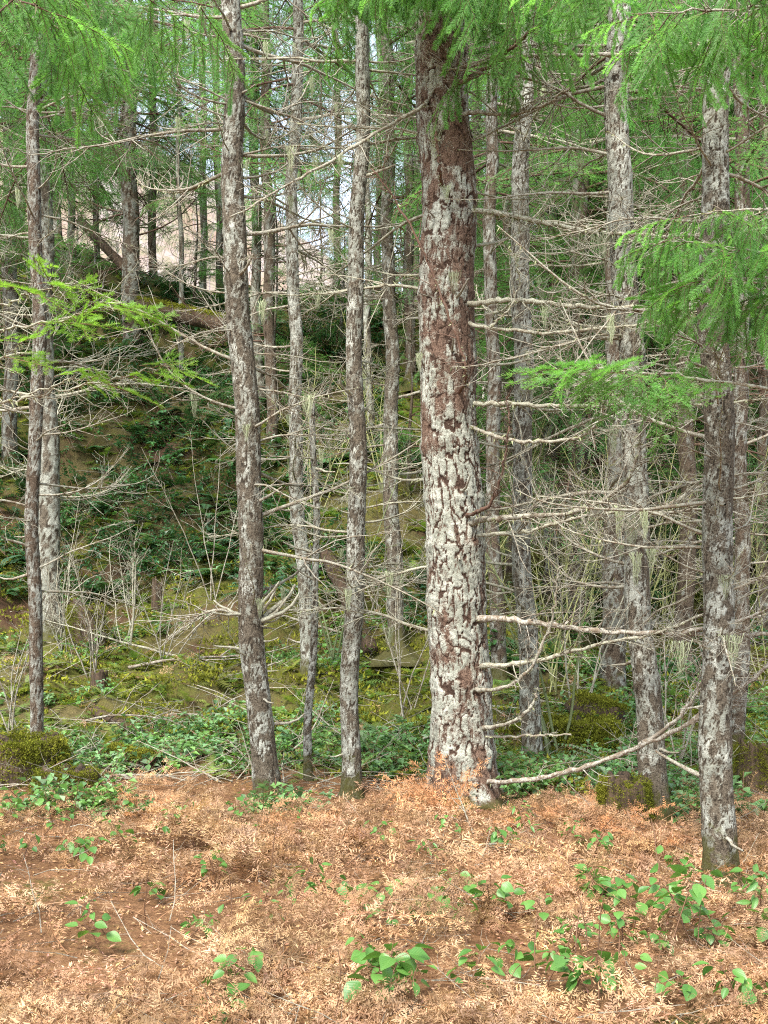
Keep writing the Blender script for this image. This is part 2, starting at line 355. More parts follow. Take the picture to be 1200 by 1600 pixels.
# ------------------------------------------------------------------ trunks
class Tree:
    pass
def make_trunk(parent, path, d, sides, rows, cell, depth, lich, moss_h, mat, seed, ztop_extra=1.2, flare=0.36, name='trunk', lean_y=0.0, cutoff=None, stretch=4.0):
    """path: [(u, v, width_px)] from the foot upwards, seen at distance d"""
    path = np.array(path, float)
    if sides < 150: sides, rows = max(8, int(sides * .86)), int(rows * .74)
    zz = H - (path[:, 1] - V0) / F * d; xx = (path[:, 0] - U0) / F * d; rr = path[:, 2] / 2 / F * d
    z0 = float(terr(xx[0], d)); zb = min(z0, zz[0]) - 0.25; zt = zz[-1] + (ztop_extra if cutoff is None else 0)
    slope = (xx[-1] - xx[-2]) / max(zz[-1] - zz[-2], 1e-6)
    zz = np.concatenate([[zb], zz, [zt + 0.001]]); xx = np.concatenate([[xx[0]], xx, [xx[-1] + slope * (zt - zz[-2])]]); rr = np.concatenate([[rr[0]], rr, [rr[-1] * 0.93]])
    T = Tree(); T.d = d; T.zb = z0; T.zt = zt
    wob = lambda z: (0.012 if d == 8.0 else 0.022) * np.sin(z * 2.1 + seed) + 0.008 * np.sin(z * 5.3 + seed * 2)
    sm = lambda z, a: (np.interp(z - 0.12, zz, a) + np.interp(z, zz, a) * 2 + np.interp(z + 0.12, zz, a)) / 4
    T.x = lambda z: sm(np.asarray(z, float), xx) + wob(z); T.r = lambda z: sm(np.asarray(z, float), rr)
    T.y = lambda z: d + lean_y * (np.asarray(z, float) - z0) + 0.6 * wob(np.asarray(z, float) + 3)
    z = np.linspace(zb, zt, rows); th = np.arange(sides) / sides * 2 * np.pi
    TH, Z = np.meshgrid(th, z); r = T.r(Z)
    rm = float(np.mean(rr)); circ = 2 * math.pi * rm
    nx = max(6, int(round(circ / cell)))
    cyl = np.stack([np.cos(TH) * rm, np.sin(TH) * rm, Z], -1)
    wn = fbm(cyl / cell * 0.55, 3, seed); wn2 = fbm(cyl / cell * 0.55, 3, seed + 40)
    a = TH / (2 * np.pi) * nx + (wn - 0.5) * 1.5; b = Z / (cell * stretch) + (wn2 - 0.5) * 0.9
    f1, f2, idc = voro(a, b, nx, seed)
    g = f2 - f1; wide = 0.04 + 0.42 * sstep(fbm(cyl / cell * 0.5, 3, seed + 60), 0.40, 0.68)      # some cracks gape, most are hairlines
    rag = fbm(cyl / cell * 2.8, 3, seed + 3) - 0.5
    p1 = sstep(g + rag * 0.34, 0.03, 0.05 + wide * 0.34)
    h1, h2, id2 = voro(a * 2 + (fbm(cyl / cell * 1.7, 2, seed + 12) - 0.5) * 1.2, b * 1.7 + rag, nx * 2, seed + 90)
    p2 = sstep(h2 - h1 + rag * 0.25, 0.0, 0.16)
    plate = p1 * (0.35 + 0.65 * p2)
    p3 = sstep(np.abs(fbm(cyl * np.array([1, 1, .16]) / cell * 1.3, 3, seed + 55) - 0.5), 0.0, 0.05)
    plate = p1 * (0.55 + 0.45 * p2) * (0.25 + 0.75 * p3)
    nb = fbm(cyl / cell * 2.2, 4, seed + 77)
    hgt = depth * (p1 * (0.7 + 0.45 * idc) + 0.22 * p2 * (0.6 + 0.8 * id2) + 0.35 * p3 + (nb - 0.5) * 0.8 + (fbm(cyl / cell * 6, 2, seed + 78) - 0.5) * 0.55)
    fl = 1 + flare * np.exp(-(Z - z0).clip(-0.2) / (0.9 * max(rm, .08) + .02)) * (1 + 0.35 * np.cos(TH * 5 + seed))
    big = 1 + 0.07 * (fbm(np.stack([np.cos(TH), np.sin(TH), Z * 1.3], -1) * 1.2, 2, seed + 9) - 0.5) * 2
    # knobbly rings where whorls of branches left the stem
    ring = 1 + 0.05 * np.exp(-(((Z / 0.45 + hsh(np.floor(Z * 0), seed) + 0.25 * np.sin(Z * 3)) % 1.0 - 0.5) / 0.10) ** 2)
    rad = r * fl * big * ring + hgt - depth * 0.6
    if cutoff is not None: rad = np.maximum(rad, 0.003)
    V = np.stack([T.x(Z) + np.cos(TH) * rad, T.y(Z) + np.sin(TH) * rad, Z], -1)
    if cutoff is not None:
        V[-1, :, 2] += 0.15 * hsh(np.arange(sides), seed)
    vv = V0 + (H - Z) / d * F
    lv = np.interp(vv, *zip(*lich)) if isinstance(lich, list) else lich
    L = np.clip(lv + (fbm(cyl / cell * 0.7 * np.array([1, 1, 0.6]), 5, seed + 21) - 0.5) * 2.0 + (idc - 0.5) * 0.35 + (id2 - 0.5) * 0.3, 0, 1)
    M = np.clip(1.1 - (Z - z0) / max(moss_h, .01) + (fbm(cyl * 9, 3, seed + 31) - 0.5) * 1.4, 0, 1) if moss_h > 0 else np.zeros_like(Z)
    C = np.stack([plate, L, M], -1)
    n, m = Z.shape
    i = np.arange(n - 1)[:, None] * m; j = np.arange(m)[None]; k = (j + 1) % m
    f4 = np.stack([i + j, i + k, i + m + k, i + m + j], -1).reshape(-1, 4)
    VV = V.reshape(-1, 3); CC = C.reshape(-1, 3)
    VV = np.concatenate([VV, V[-1].mean(0)[None]]); CC = np.concatenate([CC, [[0, 0, 0]]])
    top = (n - 1) * m; f3 = np.stack([top + np.arange(m), top + (np.arange(m) + 1) % m, np.full(m, n * m)], -1)
    T.base = np.array([float(T.x(z0)), float(T.y(z0)), z0])
    VV = VV - T.base
    T.root = parent; parent.location = T.base.tolist()
    T.trunk = obj(name, mesh_np(name, VV, f3, f4, np.zeros(len(f3) + len(f4)), mat, True, CC), parent)
    T.rng = np.random.default_rng(seed)
    return T

# ------------------------------------------------------------------ branch meshes
def poly_branch(rng, start, direction, L, n, wig, up):
    d = np.asarray(direction, float); d = d / np.linalg.norm(d); pts = [np.asarray(start, float)]
    for k in range(n - 1):
        d = d + rng.normal(0, wig, 3) + np.array([0, 0, up / n]); d /= np.linalg.norm(d)
        pts.append(pts[-1] + d * L / (n - 1))
    return np.array(pts)
def along(pts, s):
    n = len(pts) - 1; k = min(int(s * n), n - 1); f = s * n - k
    return pts[k] * (1 - f) + pts[k + 1] * f, pts[k + 1] - pts[k]
def side_dir(rng, t, lo=35, hi=75, flat=0.5):
    t = t / np.linalg.norm(t); a = rng.normal(0, 1, 3) * np.array([1, 1, flat]); a -= t * a.dot(t); a /= np.linalg.norm(a)
    g = R_(rng.uniform(lo, hi)); return t * math.cos(g) + a * math.sin(g)
def tufts(g, rng, pts, rad, n, ln, mat, hang=0.0):
    """little ragged lichen blades standing off a branch"""
    V = []; 
    s = rng.random(n)
    for k in range(n):
        p, t = along(pts, s[k]); r = np.interp(s[k], np.linspace(0, 1, len(rad)), rad)
        a = side_dir(rng, t, 55, 120, 1.0) + np.array([0, 0, -hang]); a /= np.linalg.norm(a); l = ln * rng.uniform(0.4, 1.3)
        w = np.cross(a, rng.normal(0, 1, 3)); w /= np.linalg.norm(w) + 1e-6; q = p + a * r * 0.6
        V += [q - w * l * .2, q + w * l * .2, q + a * l + rng.normal(0, l * .25, 3)]
    if n: g.add(V, f3=np.arange(3 * n).reshape(-1, 3), mat=mat, col=rng.uniform(0.35, 0.62, (n, 1)).repeat(3, 0).repeat(3, 1))
def twigs_on(g, rng, pts, rad, n, lmax, sub=3, s0=0.15, up=0.3, mat=0, sides=3, flat=0.5, npt=6):
    for _ in range(n):
        s = s0 + (1 - s0) * rng.random() ** 0.8; p, t = along(pts, min(s, 0.995)); r = np.interp(s, np.linspace(0, 1, len(rad)), rad)
        l = lmax * rng.uniform(0.25, 1.0) * (1 - 0.55 * s); r1 = min(r * 0.6, 0.0028 + 0.006 * l)
        tp = poly_branch(rng, p, side_dir(rng, t, 30, 70, flat), l, npt, 0.16, up)
        g.add_tube(tp, np.linspace(r1, r1 * 0.35, npt), sides, mat)
        for _k in range(rng.integers(0, sub + 1)):
            p2, t2 = along(tp, rng.uniform(0.2, 0.98)); l2 = l * rng.uniform(0.15, 0.5)
            g.add_tube(poly_branch(rng, p2, side_dir(rng, t2, 25, 65, flat), l2, 4, 0.16, up), np.linspace(r1 * 0.5, r1 * 0.25, 4), 3, mat)

def dead_variant(seed, ntw, up, hook=0.0):
    rng = np.random.default_rng(seed); g = Geo()
    pts = poly_branch(rng, (0, 0, 0), (1, 0, -0.05 - 0.25 * hook), 1.0, 12, 0.075, up + hook)
    rad = np.linspace(0.0105, 0.0025, 12); g.add_tube(pts, rad, 5)
    twigs_on(g, rng, pts, rad, ntw, 0.55, 4, 0.1, 0.15)
    tufts(g, rng, pts, rad, 40, 0.02, 1, 0.6)
    return g
def mesh_of(g, name, mats): return mesh_np(name, *g.arrays()[:4], mats, True, g.arrays()[4])
DEAD = {}
for mname, mt in (('pale', TWIG_PALE), ('mid', TWIG_MID), ('dark', TWIG_DARK)):
    DEAD[mname] = [mesh_of(dead_variant(100 + k, [10, 14, 20, 24, 16, 28, 12, 20][k], [0.2, 0.5, -0.2, 0.3, 0.9, 0.0, 0.6, -0.4][k], [0, 0, .4, 0, .5, 0, 0, .2][k]), 'branch', [mt, LICHEN]) for k in range(8)]

def needles(g, rng, pts, per_m, ln, wd, mat=1, flat=0.7, tint=(0.42, 0.58)):
    pts = np.asarray(pts); seg = np.linalg.norm(np.diff(pts, axis=0), axis=1); L = seg.sum(); n = max(3, int(per_m * L))
    s = (np.arange(n) + rng.random(n)) / n; cs = np.concatenate([[0], np.cumsum(seg)]) / L
    p = np.stack([np.interp(s, cs, pts[:, k]) for k in range(3)], -1)
    idx = np.clip(np.searchsorted(cs, s) - 1, 0, len(seg) - 1); t = np.diff(pts, axis=0)[idx]; t /= np.linalg.norm(t, axis=1)[:, None]
    up = np.array([0, 0, 1.0]) + rng.normal(0, 0.05, 3); A = np.cross(t, up); A /= np.linalg.norm(A, axis=1)[:, None] + 1e-6; B = np.cross(A, t)
    ph = rng.normal(0, flat, n) + np.where(rng.random(n) < 0.5, 0, np.pi)
    nd = A * np.cos(ph)[:, None] + B * np.abs(np.sin(ph))[:, None] * 0.9
    dr = t * 0.65 + nd * 0.85 + rng.normal(0, 0.08, (n, 3)); dr /= np.linalg.norm(dr, axis=1)[:, None]
    l = ln * rng.uniform(0.7, 1.15, n)[:, None] * (1 - 0.35 * sstep(s, 0.85, 1.0))[:, None]
    wv = np.cross(dr, nd * 0.3 + B + rng.normal(0, .3, (n, 3))); wv /= np.linalg.norm(wv, axis=1)[:, None] + 1e-6
    V = np.stack([p - wv * wd * .4, p + wv * wd * .4, p + dr * l * .6 + wv * wd * .5, p + dr * l], 1)
    V2 = np.stack([V[:, 0], V[:, 1], V[:, 2], V[:, 3]], 1).reshape(-1, 3)
    c = rng.uniform(tint[0], tint[1], (n, 1)).repeat(4, 0).repeat(3, 1)
    i = np.arange(n)[:, None] * 4
    g.add(V2, f4=i + np.array([0, 1, 2, 3]), mat=mat, col=c)

def spray_variant(seed, L, droop, per_m, ln, wd, mats, dens=1.0):
    """one fir spray along +X: axis, side twigs, needles"""
    rng = np.random.default_rng(seed); g = Geo()
    ax_ = poly_branch(rng, (0, 0, 0), (1, 0, 0.1), L, 9, 0.05, -droop)
    g.add_tube(ax_, np.linspace(0.0035, 0.0012, 9), 4); needles(g, rng, ax_[3:], per_m, ln, wd)
    n = int(L / 0.035 * dens)
    for k in range(n):
        s = 0.08 + 0.9 * k / n; p, t = along(ax_, s); t = t / np.linalg.norm(t); sg = 1 if k % 2 else -1
        sd_ = np.cross(t, (0, 0, 1.0)) * sg; sd_ /= np.linalg.norm(sd_) + 1e-6
        l = L * 0.42 * (1 - s) ** 0.75 * rng.uniform(0.65, 1.15) + 0.025
        tw = poly_branch(rng, p, t * 0.75 + sd_ * 0.75 + np.array([0, 0, rng.normal(0, 0.12)]), l, 5, 0.07, -droop * 0.5)
        g.add_tube(tw, np.linspace(0.0018, 0.0008, 5), 3); needles(g, rng, tw, per_m, ln, wd)
        if l > 0.13:
            for q in range(int(l / 0.04)):
                p2, t2 = along(tw, 0.2 + 0.75 * rng.random()); t2 = t2 / np.linalg.norm(t2); s2 = np.cross(t2, (0, 0, 1.0)) * (1 if q % 2 else -1)
                needles(g, rng, poly_branch(rng, p2, t2 * 0.8 + s2 * 0.6, l * rng.uniform(0.2, 0.4), 4, 0.05, -droop * .5), per_m, ln, wd)
    return mesh_of(g, 'spray', mats)
SPRAY = [spray_variant(300 + k, 0.55, [0.3, 0.9, 0.1, 1.2][k], 300, 0.034, 0.0038, [TWIG_DARK, NEEDLE], 0.5) for k in range(4)]
SPRAY_Y = [spray_variant(320 + k, 0.42, [0.1, 0.3, 0.6][k], 520, 0.030, 0.0026, [STEM, NEEDLE_YEL], 0.6) for k in range(3)]

def hanging_variant(seed, mats):
    """a drooping spray: a short axis from which long needle-lined twigs hang"""
    rng = np.random.default_rng(seed); g = Geo()
    ax_ = poly_branch(rng, (0, 0, 0), (1, 0, 0.0), 0.5, 7, 0.08, -0.8); g.add_tube(ax_, np.linspace(0.004, 0.0015, 7), 4)
    for k in range(11):
        s = 0.1 + 0.9 * k / 11; p, t = along(ax_, min(s, .99)); t = t / np.linalg.norm(t); sg = 1 if k % 2 else -1
        sd_ = np.cross(t, (0, 0, 1.0)) * sg
        l = rng.uniform(0.16, 0.42) * (1 - 0.35 * s); tw = poly_branch(rng, p, t * 0.55 + sd_ * 0.6 + np.array([0, 0, rng.uniform(-.9, .1)]), l, 7, 0.05, -1.3)
        g.add_tube(tw, np.linspace(0.002, 0.001, 7), 3); ti = rng.uniform(.40, .58)
        needles(g, rng, tw, 620, 0.030, 0.0034, 1, 0.55, (ti - .06, ti + .06)); needles(g, rng, tw[4:], 420, 0.028, 0.0034, 1, 1.2, (ti + .02, ti + .14))
    needles(g, rng, ax_[2:], 500, 0.03, 0.0032)
    return mesh_of(g, 'spray', mats)
SPRAY_H = [hanging_variant(340 + k, [TWIG_DARK, NEEDLE]) for k in range(5)]

def live_variant(seed, droop):
    """a whole live bough, 1 unit long: wood and foliage apart; for trees that stand farther back"""
    rng = np.random.default_rng(seed); g = Geo(); f = Geo()
    pts = poly_branch(rng, (0, 0, 0), (1, 0, 0.12), 1.0, 9, 0.05, -droop); rad = np.linspace(0.011, 0.002, 9); g.add_tube(pts, rad, 4)
    n = 26
    for k in range(n):
        s = 0.15 + 0.84 * k / n; p, t = along(pts, s); t = t / np.linalg.norm(t); sd_ = np.cross(t, (0, 0, 1.0)) * (1 if k % 2 else -1)
        l = 0.42 * (1 - s) ** 0.6 * rng.uniform(0.6, 1.2) + 0.05
        tw = poly_branch(rng, p, t * 0.7 + sd_ * 0.8 + np.array([0, 0, rng.normal(-0.05, 0.15)]), l, 5, 0.09, -droop * 0.8)
        g.add_tube(tw, np.linspace(0.003, 0.001, 5), 3); needles(f, rng, tw, 130, 0.022, 0.0036, 0, 0.8, (0.33, 0.62))
        for q in range(int(2 + l / 0.06)):
            p2, t2 = along(tw, 0.15 + 0.8 * rng.random()); t2 = t2 / np.linalg.norm(t2); s2 = np.cross(t2, (0, 0, 1.0)) * (1 if q % 2 else -1)
            needles(f, rng, poly_branch(rng, p2, t2 * 0.8 + s2 * 0.7 + np.array([0, 0, rng.normal(-.1, .2)]), l * rng.uniform(0.25, 0.5), 3, 0.06, -droop), 130, 0.022, 0.0036, 0, 0.8, (0.33, 0.62))
    return mesh_of(g, 'branch', [TWIG_DARK]), mesh_of(f, 'foliage', [NEEDLE_FAR])
LIVE = [live_variant(400 + k, [0.3, 0.7, 1.1, 0.5, 0.9][k]) for k in range(5)]

def strand_variant(seed):
    rng = np.random.default_rng(seed); g = Geo()
    for k in range(30):
        p = rng.normal(0, 0.14, 3) * np.array([1, 1, 0]); n = 6; L = rng.uniform(0.5, 1.0)
        q = np.array([p * (1 - 0.75 * s) + np.array([0, 0, -L * s]) + rng.normal(0, 0.03, 3) for s in np.linspace(0, 1, n)])
        w = np.array([0.012 * math.cos(k), 0.012 * math.sin(k), 0])
        W = np.linspace(1, 0.2, n)[:, None]
        V = np.concatenate([q - w * W, q + w * W]); i = np.arange(n - 1)[:, None]
        g.add(V, f4=np.concatenate([i, i + 1, i + n + 1, i + n], 1), col=np.full(3, rng.uniform(0.42, 0.56)))
    return mesh_of(g, 'lichen_strand', [LICHEN_PALE])
STRAND = [strand_variant(500 + k) for k in range(4)]

def add_branch(T, me, z, az, el, L, foliage=None, name='branch', rollv=None):
    """a copy of a shared branch mesh growing out of tree T at height z"""
    r = float(T.r(z)) * 0.75; p = np.array([float(T.x(z)) + math.cos(az) * r, float(T.y(z)) + math.sin(az) * r, z]) - T.base
    M = mat4(rotm(az, el, T.rng.normal(0, 0.35) if rollv is None else rollv), p, L)
    o = obj(name, me, T.root, M)
    if foliage is not None: obj('foliage', foliage, o)
    return o
def dead_whorls(T, n, z0, z1, L0, L1, kind, el=(-0.15, 0.35), azs=None):
    for k in range(n):
        z = T.rng.uniform(z0, z1); az = T.rng.uniform(0, 2 * math.pi) if azs is None else T.rng.uniform(*azs[k % len(azs)])
        L = T.rng.uniform(L0, L1)
        if math.sin(az) < -0.3: L *= 0.6
        el_, ro = T.rng.uniform(*el), T.rng.normal(0, .35); o = add_branch(T, DEAD[kind][T.rng.integers(8)], z, az, el_, L, rollv=ro)
        if T.d < 14 and T.rng.random() < 0.28:
            x = T.rng.uniform(.25, .7); q = np.linalg.inv(rotm(az, el_, ro)); obj('lichen_strand', STRAND[T.rng.integers(4)], o, mat4(q, (x, 0, .0), T.rng.uniform(.08, .2) / L))
def live_whorls(T, n, z0, z1, L0, L1, el=(-0.35, 0.15)):
    for k in range(n):
        z = T.rng.uniform(z0, z1); L = T.rng.uniform(L0, L1); b, f = LIVE[T.rng.integers(5)]
        add_branch(T, b, z, T.rng.uniform(0, 2 * math.pi), T.rng.uniform(*el), L, f)
def stubs(T, n, z0, z1, kind='mid'):
    for k in range(n):
        z = T.rng.uniform(z0, z1); g = Geo(); rng = T.rng; L = rng.uniform(0.08, 0.3)
        add_branch(T, STUB[kind][rng.integers(4)], z, rng.uniform(-math.pi, math.pi), rng.uniform(-0.2, 0.5), L, name='stub')
STUB = {}
for mname, mt in (('pale', TWIG_PALE), ('mid', TWIG_MID), ('dark', TWIG_DARK)):
    STUB[mname] = []
    for k in range(4):
        rng = np.random.default_rng(600 + k); g = Geo(); pts = poly_branch(rng, (0, 0, 0), (1, 0, 0), 1.0, 5, 0.15, 0.2)
        g.add_tube(pts, np.linspace(0.055, 0.022, 5), 5); twigs_on(g, rng, pts, np.linspace(.02, .01, 5), 2, .4, 0); STUB[mname].append(mesh_of(g, 'stub', [mt]))

def traced(T, pts, w0, w1, mat, ntw=12, tl=0.5, tuft=60, seed=0, tuft_len=0.02, forks=(), up=0.2, name='branch', flat=0.8):
    """a limb of its own: pts [(u, v, distance)], widths in photo pixels; forks are further such lists"""
    rng = np.random.default_rng(seed); g = Geo()
    def one(pp, wa, wb, nt, tf):
        q = np.array([P(*p) for p in pp]); m = max(8, len(q) * 6)
        t = np.linspace(0, len(q) - 1, m); q = np.stack([np.interp(t, np.arange(len(q)), q[:, k]) for k in range(3)], -1)
        for _ in range(3): q[1:-1] = (q[:-2] + 2 * q[1:-1] + q[2:]) / 4
        q[2:] += rng.normal(0, 0.005, q[2:].shape)
        dd = np.mean([p[2] for p in pp]); kn = np.exp(-((np.arange(m) % 7 - 3) / .8) ** 2) * .22; rad = np.linspace(wa, wb * .85, m) * .74 / 2 / F * dd * (rng.uniform(0.8, 1.15, m) + kn); rad[:2] *= 1.7
        q = q - T.base; g.add_tube(q, rad, 7); twigs_on(g, rng, q, rad, int(nt * 2.3), tl * 1.1, 4, 0.2, up, flat=flat); tufts(g, rng, q, rad, tf + 40, tuft_len * 1.15, 1, 0.5)
        return q
    q = one(pts, w0, w1, ntw, tuft)
    for fk in forks: one(fk, w1 * 1.2, w1 * 0.5, max(2, ntw // 2), tuft // 3)
    o = g.build(name, [mat, LICHEN], T.root)
    o['_'] = 0; del o['_']
    return o, q
def hang(T, parent, u, v, d, L, k=0):
    p = P(u, v, d) - T.base
    o = obj('lichen_strand', STRAND[k % 4], parent, mat4(rotm(k * 1.3, 0.0), p, L)); return o
def sprays(T, branch, q, n, meshes, s0, s1, down, seed, s_range=(0.7, 1.3), spread=1.0):
    rng = np.random.default_rng(seed)
    for k in range(n):
        s = s0 + (s1 - s0) * (k + rng.random()) / n; p, t = along(q, min(s, .999)); t = t / np.linalg.norm(t)
        az = math.atan2(t[1], t[0]) + (1 if k % 2 else -1) * rng.uniform(0.3, 1.2) * spread
        el = -rng.uniform(*down)
        obj('spray', meshes[rng.integers(len(meshes))], branch, mat4(rotm(az, el, rng.normal(0, 0.5)), p, rng.uniform(*s_range)))

def tree(name, label, path, d, mat, seed, sides=48, rows=360, cell=0.035, depth=0.006, lich=0.5, moss_h=0.4, group=None, **kw):
    root = thing(name, label, 'tree', (0, 0, 0), group)
    return make_trunk(root, path, d, sides, rows, cell, depth, lich, moss_h, mat, seed, **kw)

# --- the big fir
T1 = tree('douglas_fir', 'thickest trunk of all, with white lichen plates between dark cracks in its bark',
          [(731, 1262, 100), (729, 1220, 96), (722, 1130, 91), (715, 1000, 88), (709, 800, 87), (702, 600, 84), (697, 300, 80), (690, 100, 76), (688, 0, 74)], 8.0, BARK_MAIN, 11,
          sides=156, rows=820, cell=0.058, depth=0.012,
          lich=[(-200, 0.36), (150, 0.38), (310, 0.42), (335, 0.8), (370, 0.5), (450, 0.42), (560, 0.46), (640, 0.55), (690, 0.74), (800, 0.82), (960, 0.74), (1010, 0.5), (1120, 0.6), (1190, 0.45), (1260, 0.2)], moss_h=0.12)
W = TWIG_PALE
b, q = traced(T1, [(715, 328, 8), (760, 330, 7.8), (800, 337, 7.7), (870, 352, 7.6), (950, 365, 7.5), (1040, 368, 7.4), (1120, 364, 7.3), (1220, 356, 7.2)], 13, 6, W, 26, 0.5, 420, 1, 0.035)
sprays(T1, b, q, 14, SPRAY_H, 0.62, 1.0, (-.1, 0.6), 5); hang(T1, b, 940, 366, 7.5, .3, 1)
b, q = traced(T1, [(715, 478, 8), (760, 472, 7.7), (800, 468, 7.6), (860, 475, 7.5), (940, 482, 7.4), (1000, 478, 7.3), (1080, 482, 7.2), (1210, 474, 7.1)], 13, 6, W, 22, 0.5, 120, 2)
sprays(T1, b, q, 8, SPRAY_H, 0.66, 1.0, (-.1, .6), 6); hang(T1, b, 850, 478, 7.5, .16, 2)
traced(T1, [(715, 503, 8), (770, 513, 7.6), (850, 522, 7.5), (950, 512, 7.4), (1040, 500, 7.3), (1120, 478, 7.2)], 9, 4, W, 16, 0.45, 60, 3, forks=[[(765, 512, 7.6), (795, 485, 7.5), (814, 445, 7.5), (806, 405, 7.4), (795, 385, 7.4)]])
traced(T1, [(715, 632, 8), (790, 630, 7.7), (870, 634, 7.6), (940, 634, 7.5), (1100, 632, 7.3), (1210, 622, 7.2)], 11, 4, W, 30, 0.5, 160, 4, 0.03)
b, q = traced(T1, [(715, 662, 8), (760, 675, 7.7), (790, 687, 7.6), (840, 691, 7.5), (895, 687, 7.4), (925, 672, 7.3), (944, 645, 7.2), (935, 610, 7.1), (915, 588, 7.0), (870, 560, 6.9)], 10, 4, TWIG_MID, 22, 0.5, 160, 5, 0.03)
hang(T1, b, 958, 665, 7.3, .22, 3)
traced(T1, [(720, 810, 7.9), (745, 800, 7.6), (766, 792, 7.5), (782, 750, 7.4), (792, 700, 7.3), (796, 650, 7.3), (794, 612, 7.3)], 9, 4, TWIG_DARK, 8, 0.3, 20, 6)
traced(T1, [(715, 822, 8), (760, 810, 7.6), (800, 807, 7.5), (880, 805, 7.4), (940, 785, 7.2), (985, 750, 7.0), (1000, 700, 6.9), (1002, 655, 6.8)], 15, 5, TWIG_MID, 30, 0.6, 140, 7, 0.03)
b, q = traced(T1, [(720, 838, 8), (770, 835, 7.7), (820, 832, 7.6), (900, 808, 7.5), (960, 800, 7.4), (1080, 790, 7.2), (1210, 768, 7.0)], 10, 4, W, 34, 0.6, 80, 8); hang(T1, b, 985, 800, 7.3, .28, 0)
traced(T1, [(725, 965, 8), (790, 968, 7.6), (830, 972, 7.5), (900, 982, 7.4), (960, 988, 7.3), (1060, 990, 7.1), (1210, 992, 6.9)], 15, 9, WHITE_WOOD, 18, 0.5, 120, 9, forks=[[(1060, 990, 7.1), (1150, 972, 6.9), (1215, 945, 6.8)]])
traced(T1, [(730, 1042, 8), (790, 1038, 7.6), (830, 1035, 7.5), (880, 1020, 7.4), (960, 1000, 7.3), (1010, 996, 7.2), (1100, 960, 7.0)], 11, 6, W, 16, 0.5, 100, 10)
traced(T1, [(735, 1079, 7.9), (770, 1078, 7.5), (800, 1070, 7.4), (830, 1045, 7.3), (858, 985, 7.2), (870, 925, 7.1), (872, 885, 7.1)], 10, 4, TWIG_MID, 14, 0.35, 60, 11)
traced(T1, [(745, 1140, 7.9), (800, 1130, 7.5), (825, 1110, 7.4), (837, 1092, 7.4), (840, 1076, 7.4)], 9, 6, TWIG_MID, 5, 0.2, 60, 12)
traced(T1, [(750, 1152, 7.9), (820, 1150, 7.5), (892, 1147, 7.2)], 6, 4, TWIG_MID, 4, 0.2, 10, 13)
traced(T1, [(750, 1222, 7.9), (790, 1223, 7.5), (850, 1215, 7.3), (930, 1195, 7.1), (1000, 1165, 6.9), (1080, 1130, 6.7), (1150, 1080, 6.5), (1215, 1030, 6.4)], 12, 8, WHITE_WOOD, 16, 0.5, 60, 14,
       forks=[[(1000, 1165, 6.9), (1060, 1125, 6.8), (1090, 1080, 6.8), (1108, 1040, 6.8)], [(1080, 1130, 6.7), (1130, 1075, 6.6), (1142, 1020, 6.6)]])
traced(T1, [(715, 622, 7.9), (728, 592, 7.55), (727, 565, 7.5), (705, 505, 7.5), (685, 450, 7.5), (655, 380, 7.5), (610, 300, 7.5), (580, 262, 7.5)], 8, 4, TWIG_DARK, 12, 0.4, 40, 15)
traced(T1, [(690, 300, 7.9), (688, 265, 7.6), (683, 230, 7.6), (679, 205, 7.6)], 9, 6, TWIG_DARK, 2, 0.2, 30, 16)
b, q = traced(T1, [(700, 140, 8), (730, 125, 7.7), (762, 105, 7.5), (795, 80, 7.3), (850, 30, 7.0), (900, -30, 6.8)], 12, 5, TWIG_DARK, 10, 0.4, 40, 17)
sprays(T1, b, q, 12, SPRAY_H, 0.3, 1.0, (-.2, 0.5), 7, (0.6, 1.1))
b, q = traced(T1, [(680, 150, 8), (655, 170, 7.7), (600, 200, 7.5), (500, 260, 7.3), (435, 298, 7.2), (360, 340, 7.1)], 9, 4, TWIG_MID, 22, 0.5, 60, 18); hang(T1, b, 533, 242, 7.3, .13, 1)
traced(T1, [(700, 178, 8), (760, 176, 7.7), (805, 180, 7.6), (850, 165, 7.5), (900, 130, 7.4)], 10, 5, TWIG_MID, 12, 0.4, 60, 19)
traced(T1, [(700, 110, 8), (780, 92, 7.7), (830, 87, 7.6), (900, 88, 7.5), (1000, 84, 7.4), (1080, 72, 7.3), (1210, 48, 7.2)], 10, 6, WHITE_WOOD, 20, 0.5, 40, 20)
for k, (u1, v1, d1) in enumerate([(560, -70, 7.4), (640, -60, 6.6), (760, -50, 6.5), (860, -50, 7.0), (700, -70, 6.2), (520, -20, 7.2)]):
    b, q = traced(T1, [(688, -90, 8), ((688 + u1) / 2, -85, (8 + d1) / 2), (u1, v1, d1)], 9, 4, TWIG_DARK, 6, 0.3, 10, 40 + k)
    sprays(T1, b, q, 12, SPRAY_H, 0.3, 1.0, (0.0, 0.9), 50 + k, (0.7, 1.3), 1.6)
hang(T1, T1.trunk, 676, 195, 7.78, .25, 2); hang(T1, T1.trunk, 710, 425, 7.7, .17, 1); hang(T1, T1.trunk, 655, 552, 7.85, .14, 3); hang(T1, T1.trunk, 697, 290, 7.72, .13, 0)
dead_whorls(T1, 16, 1.2, 5.6, 0.5, 1.5, 'pale', azs=[(2.6, 3.7), (2.0, 3.0), (0.3, 1.2)])
stubs(T1, 12, 0.5, 5.5, 'mid')

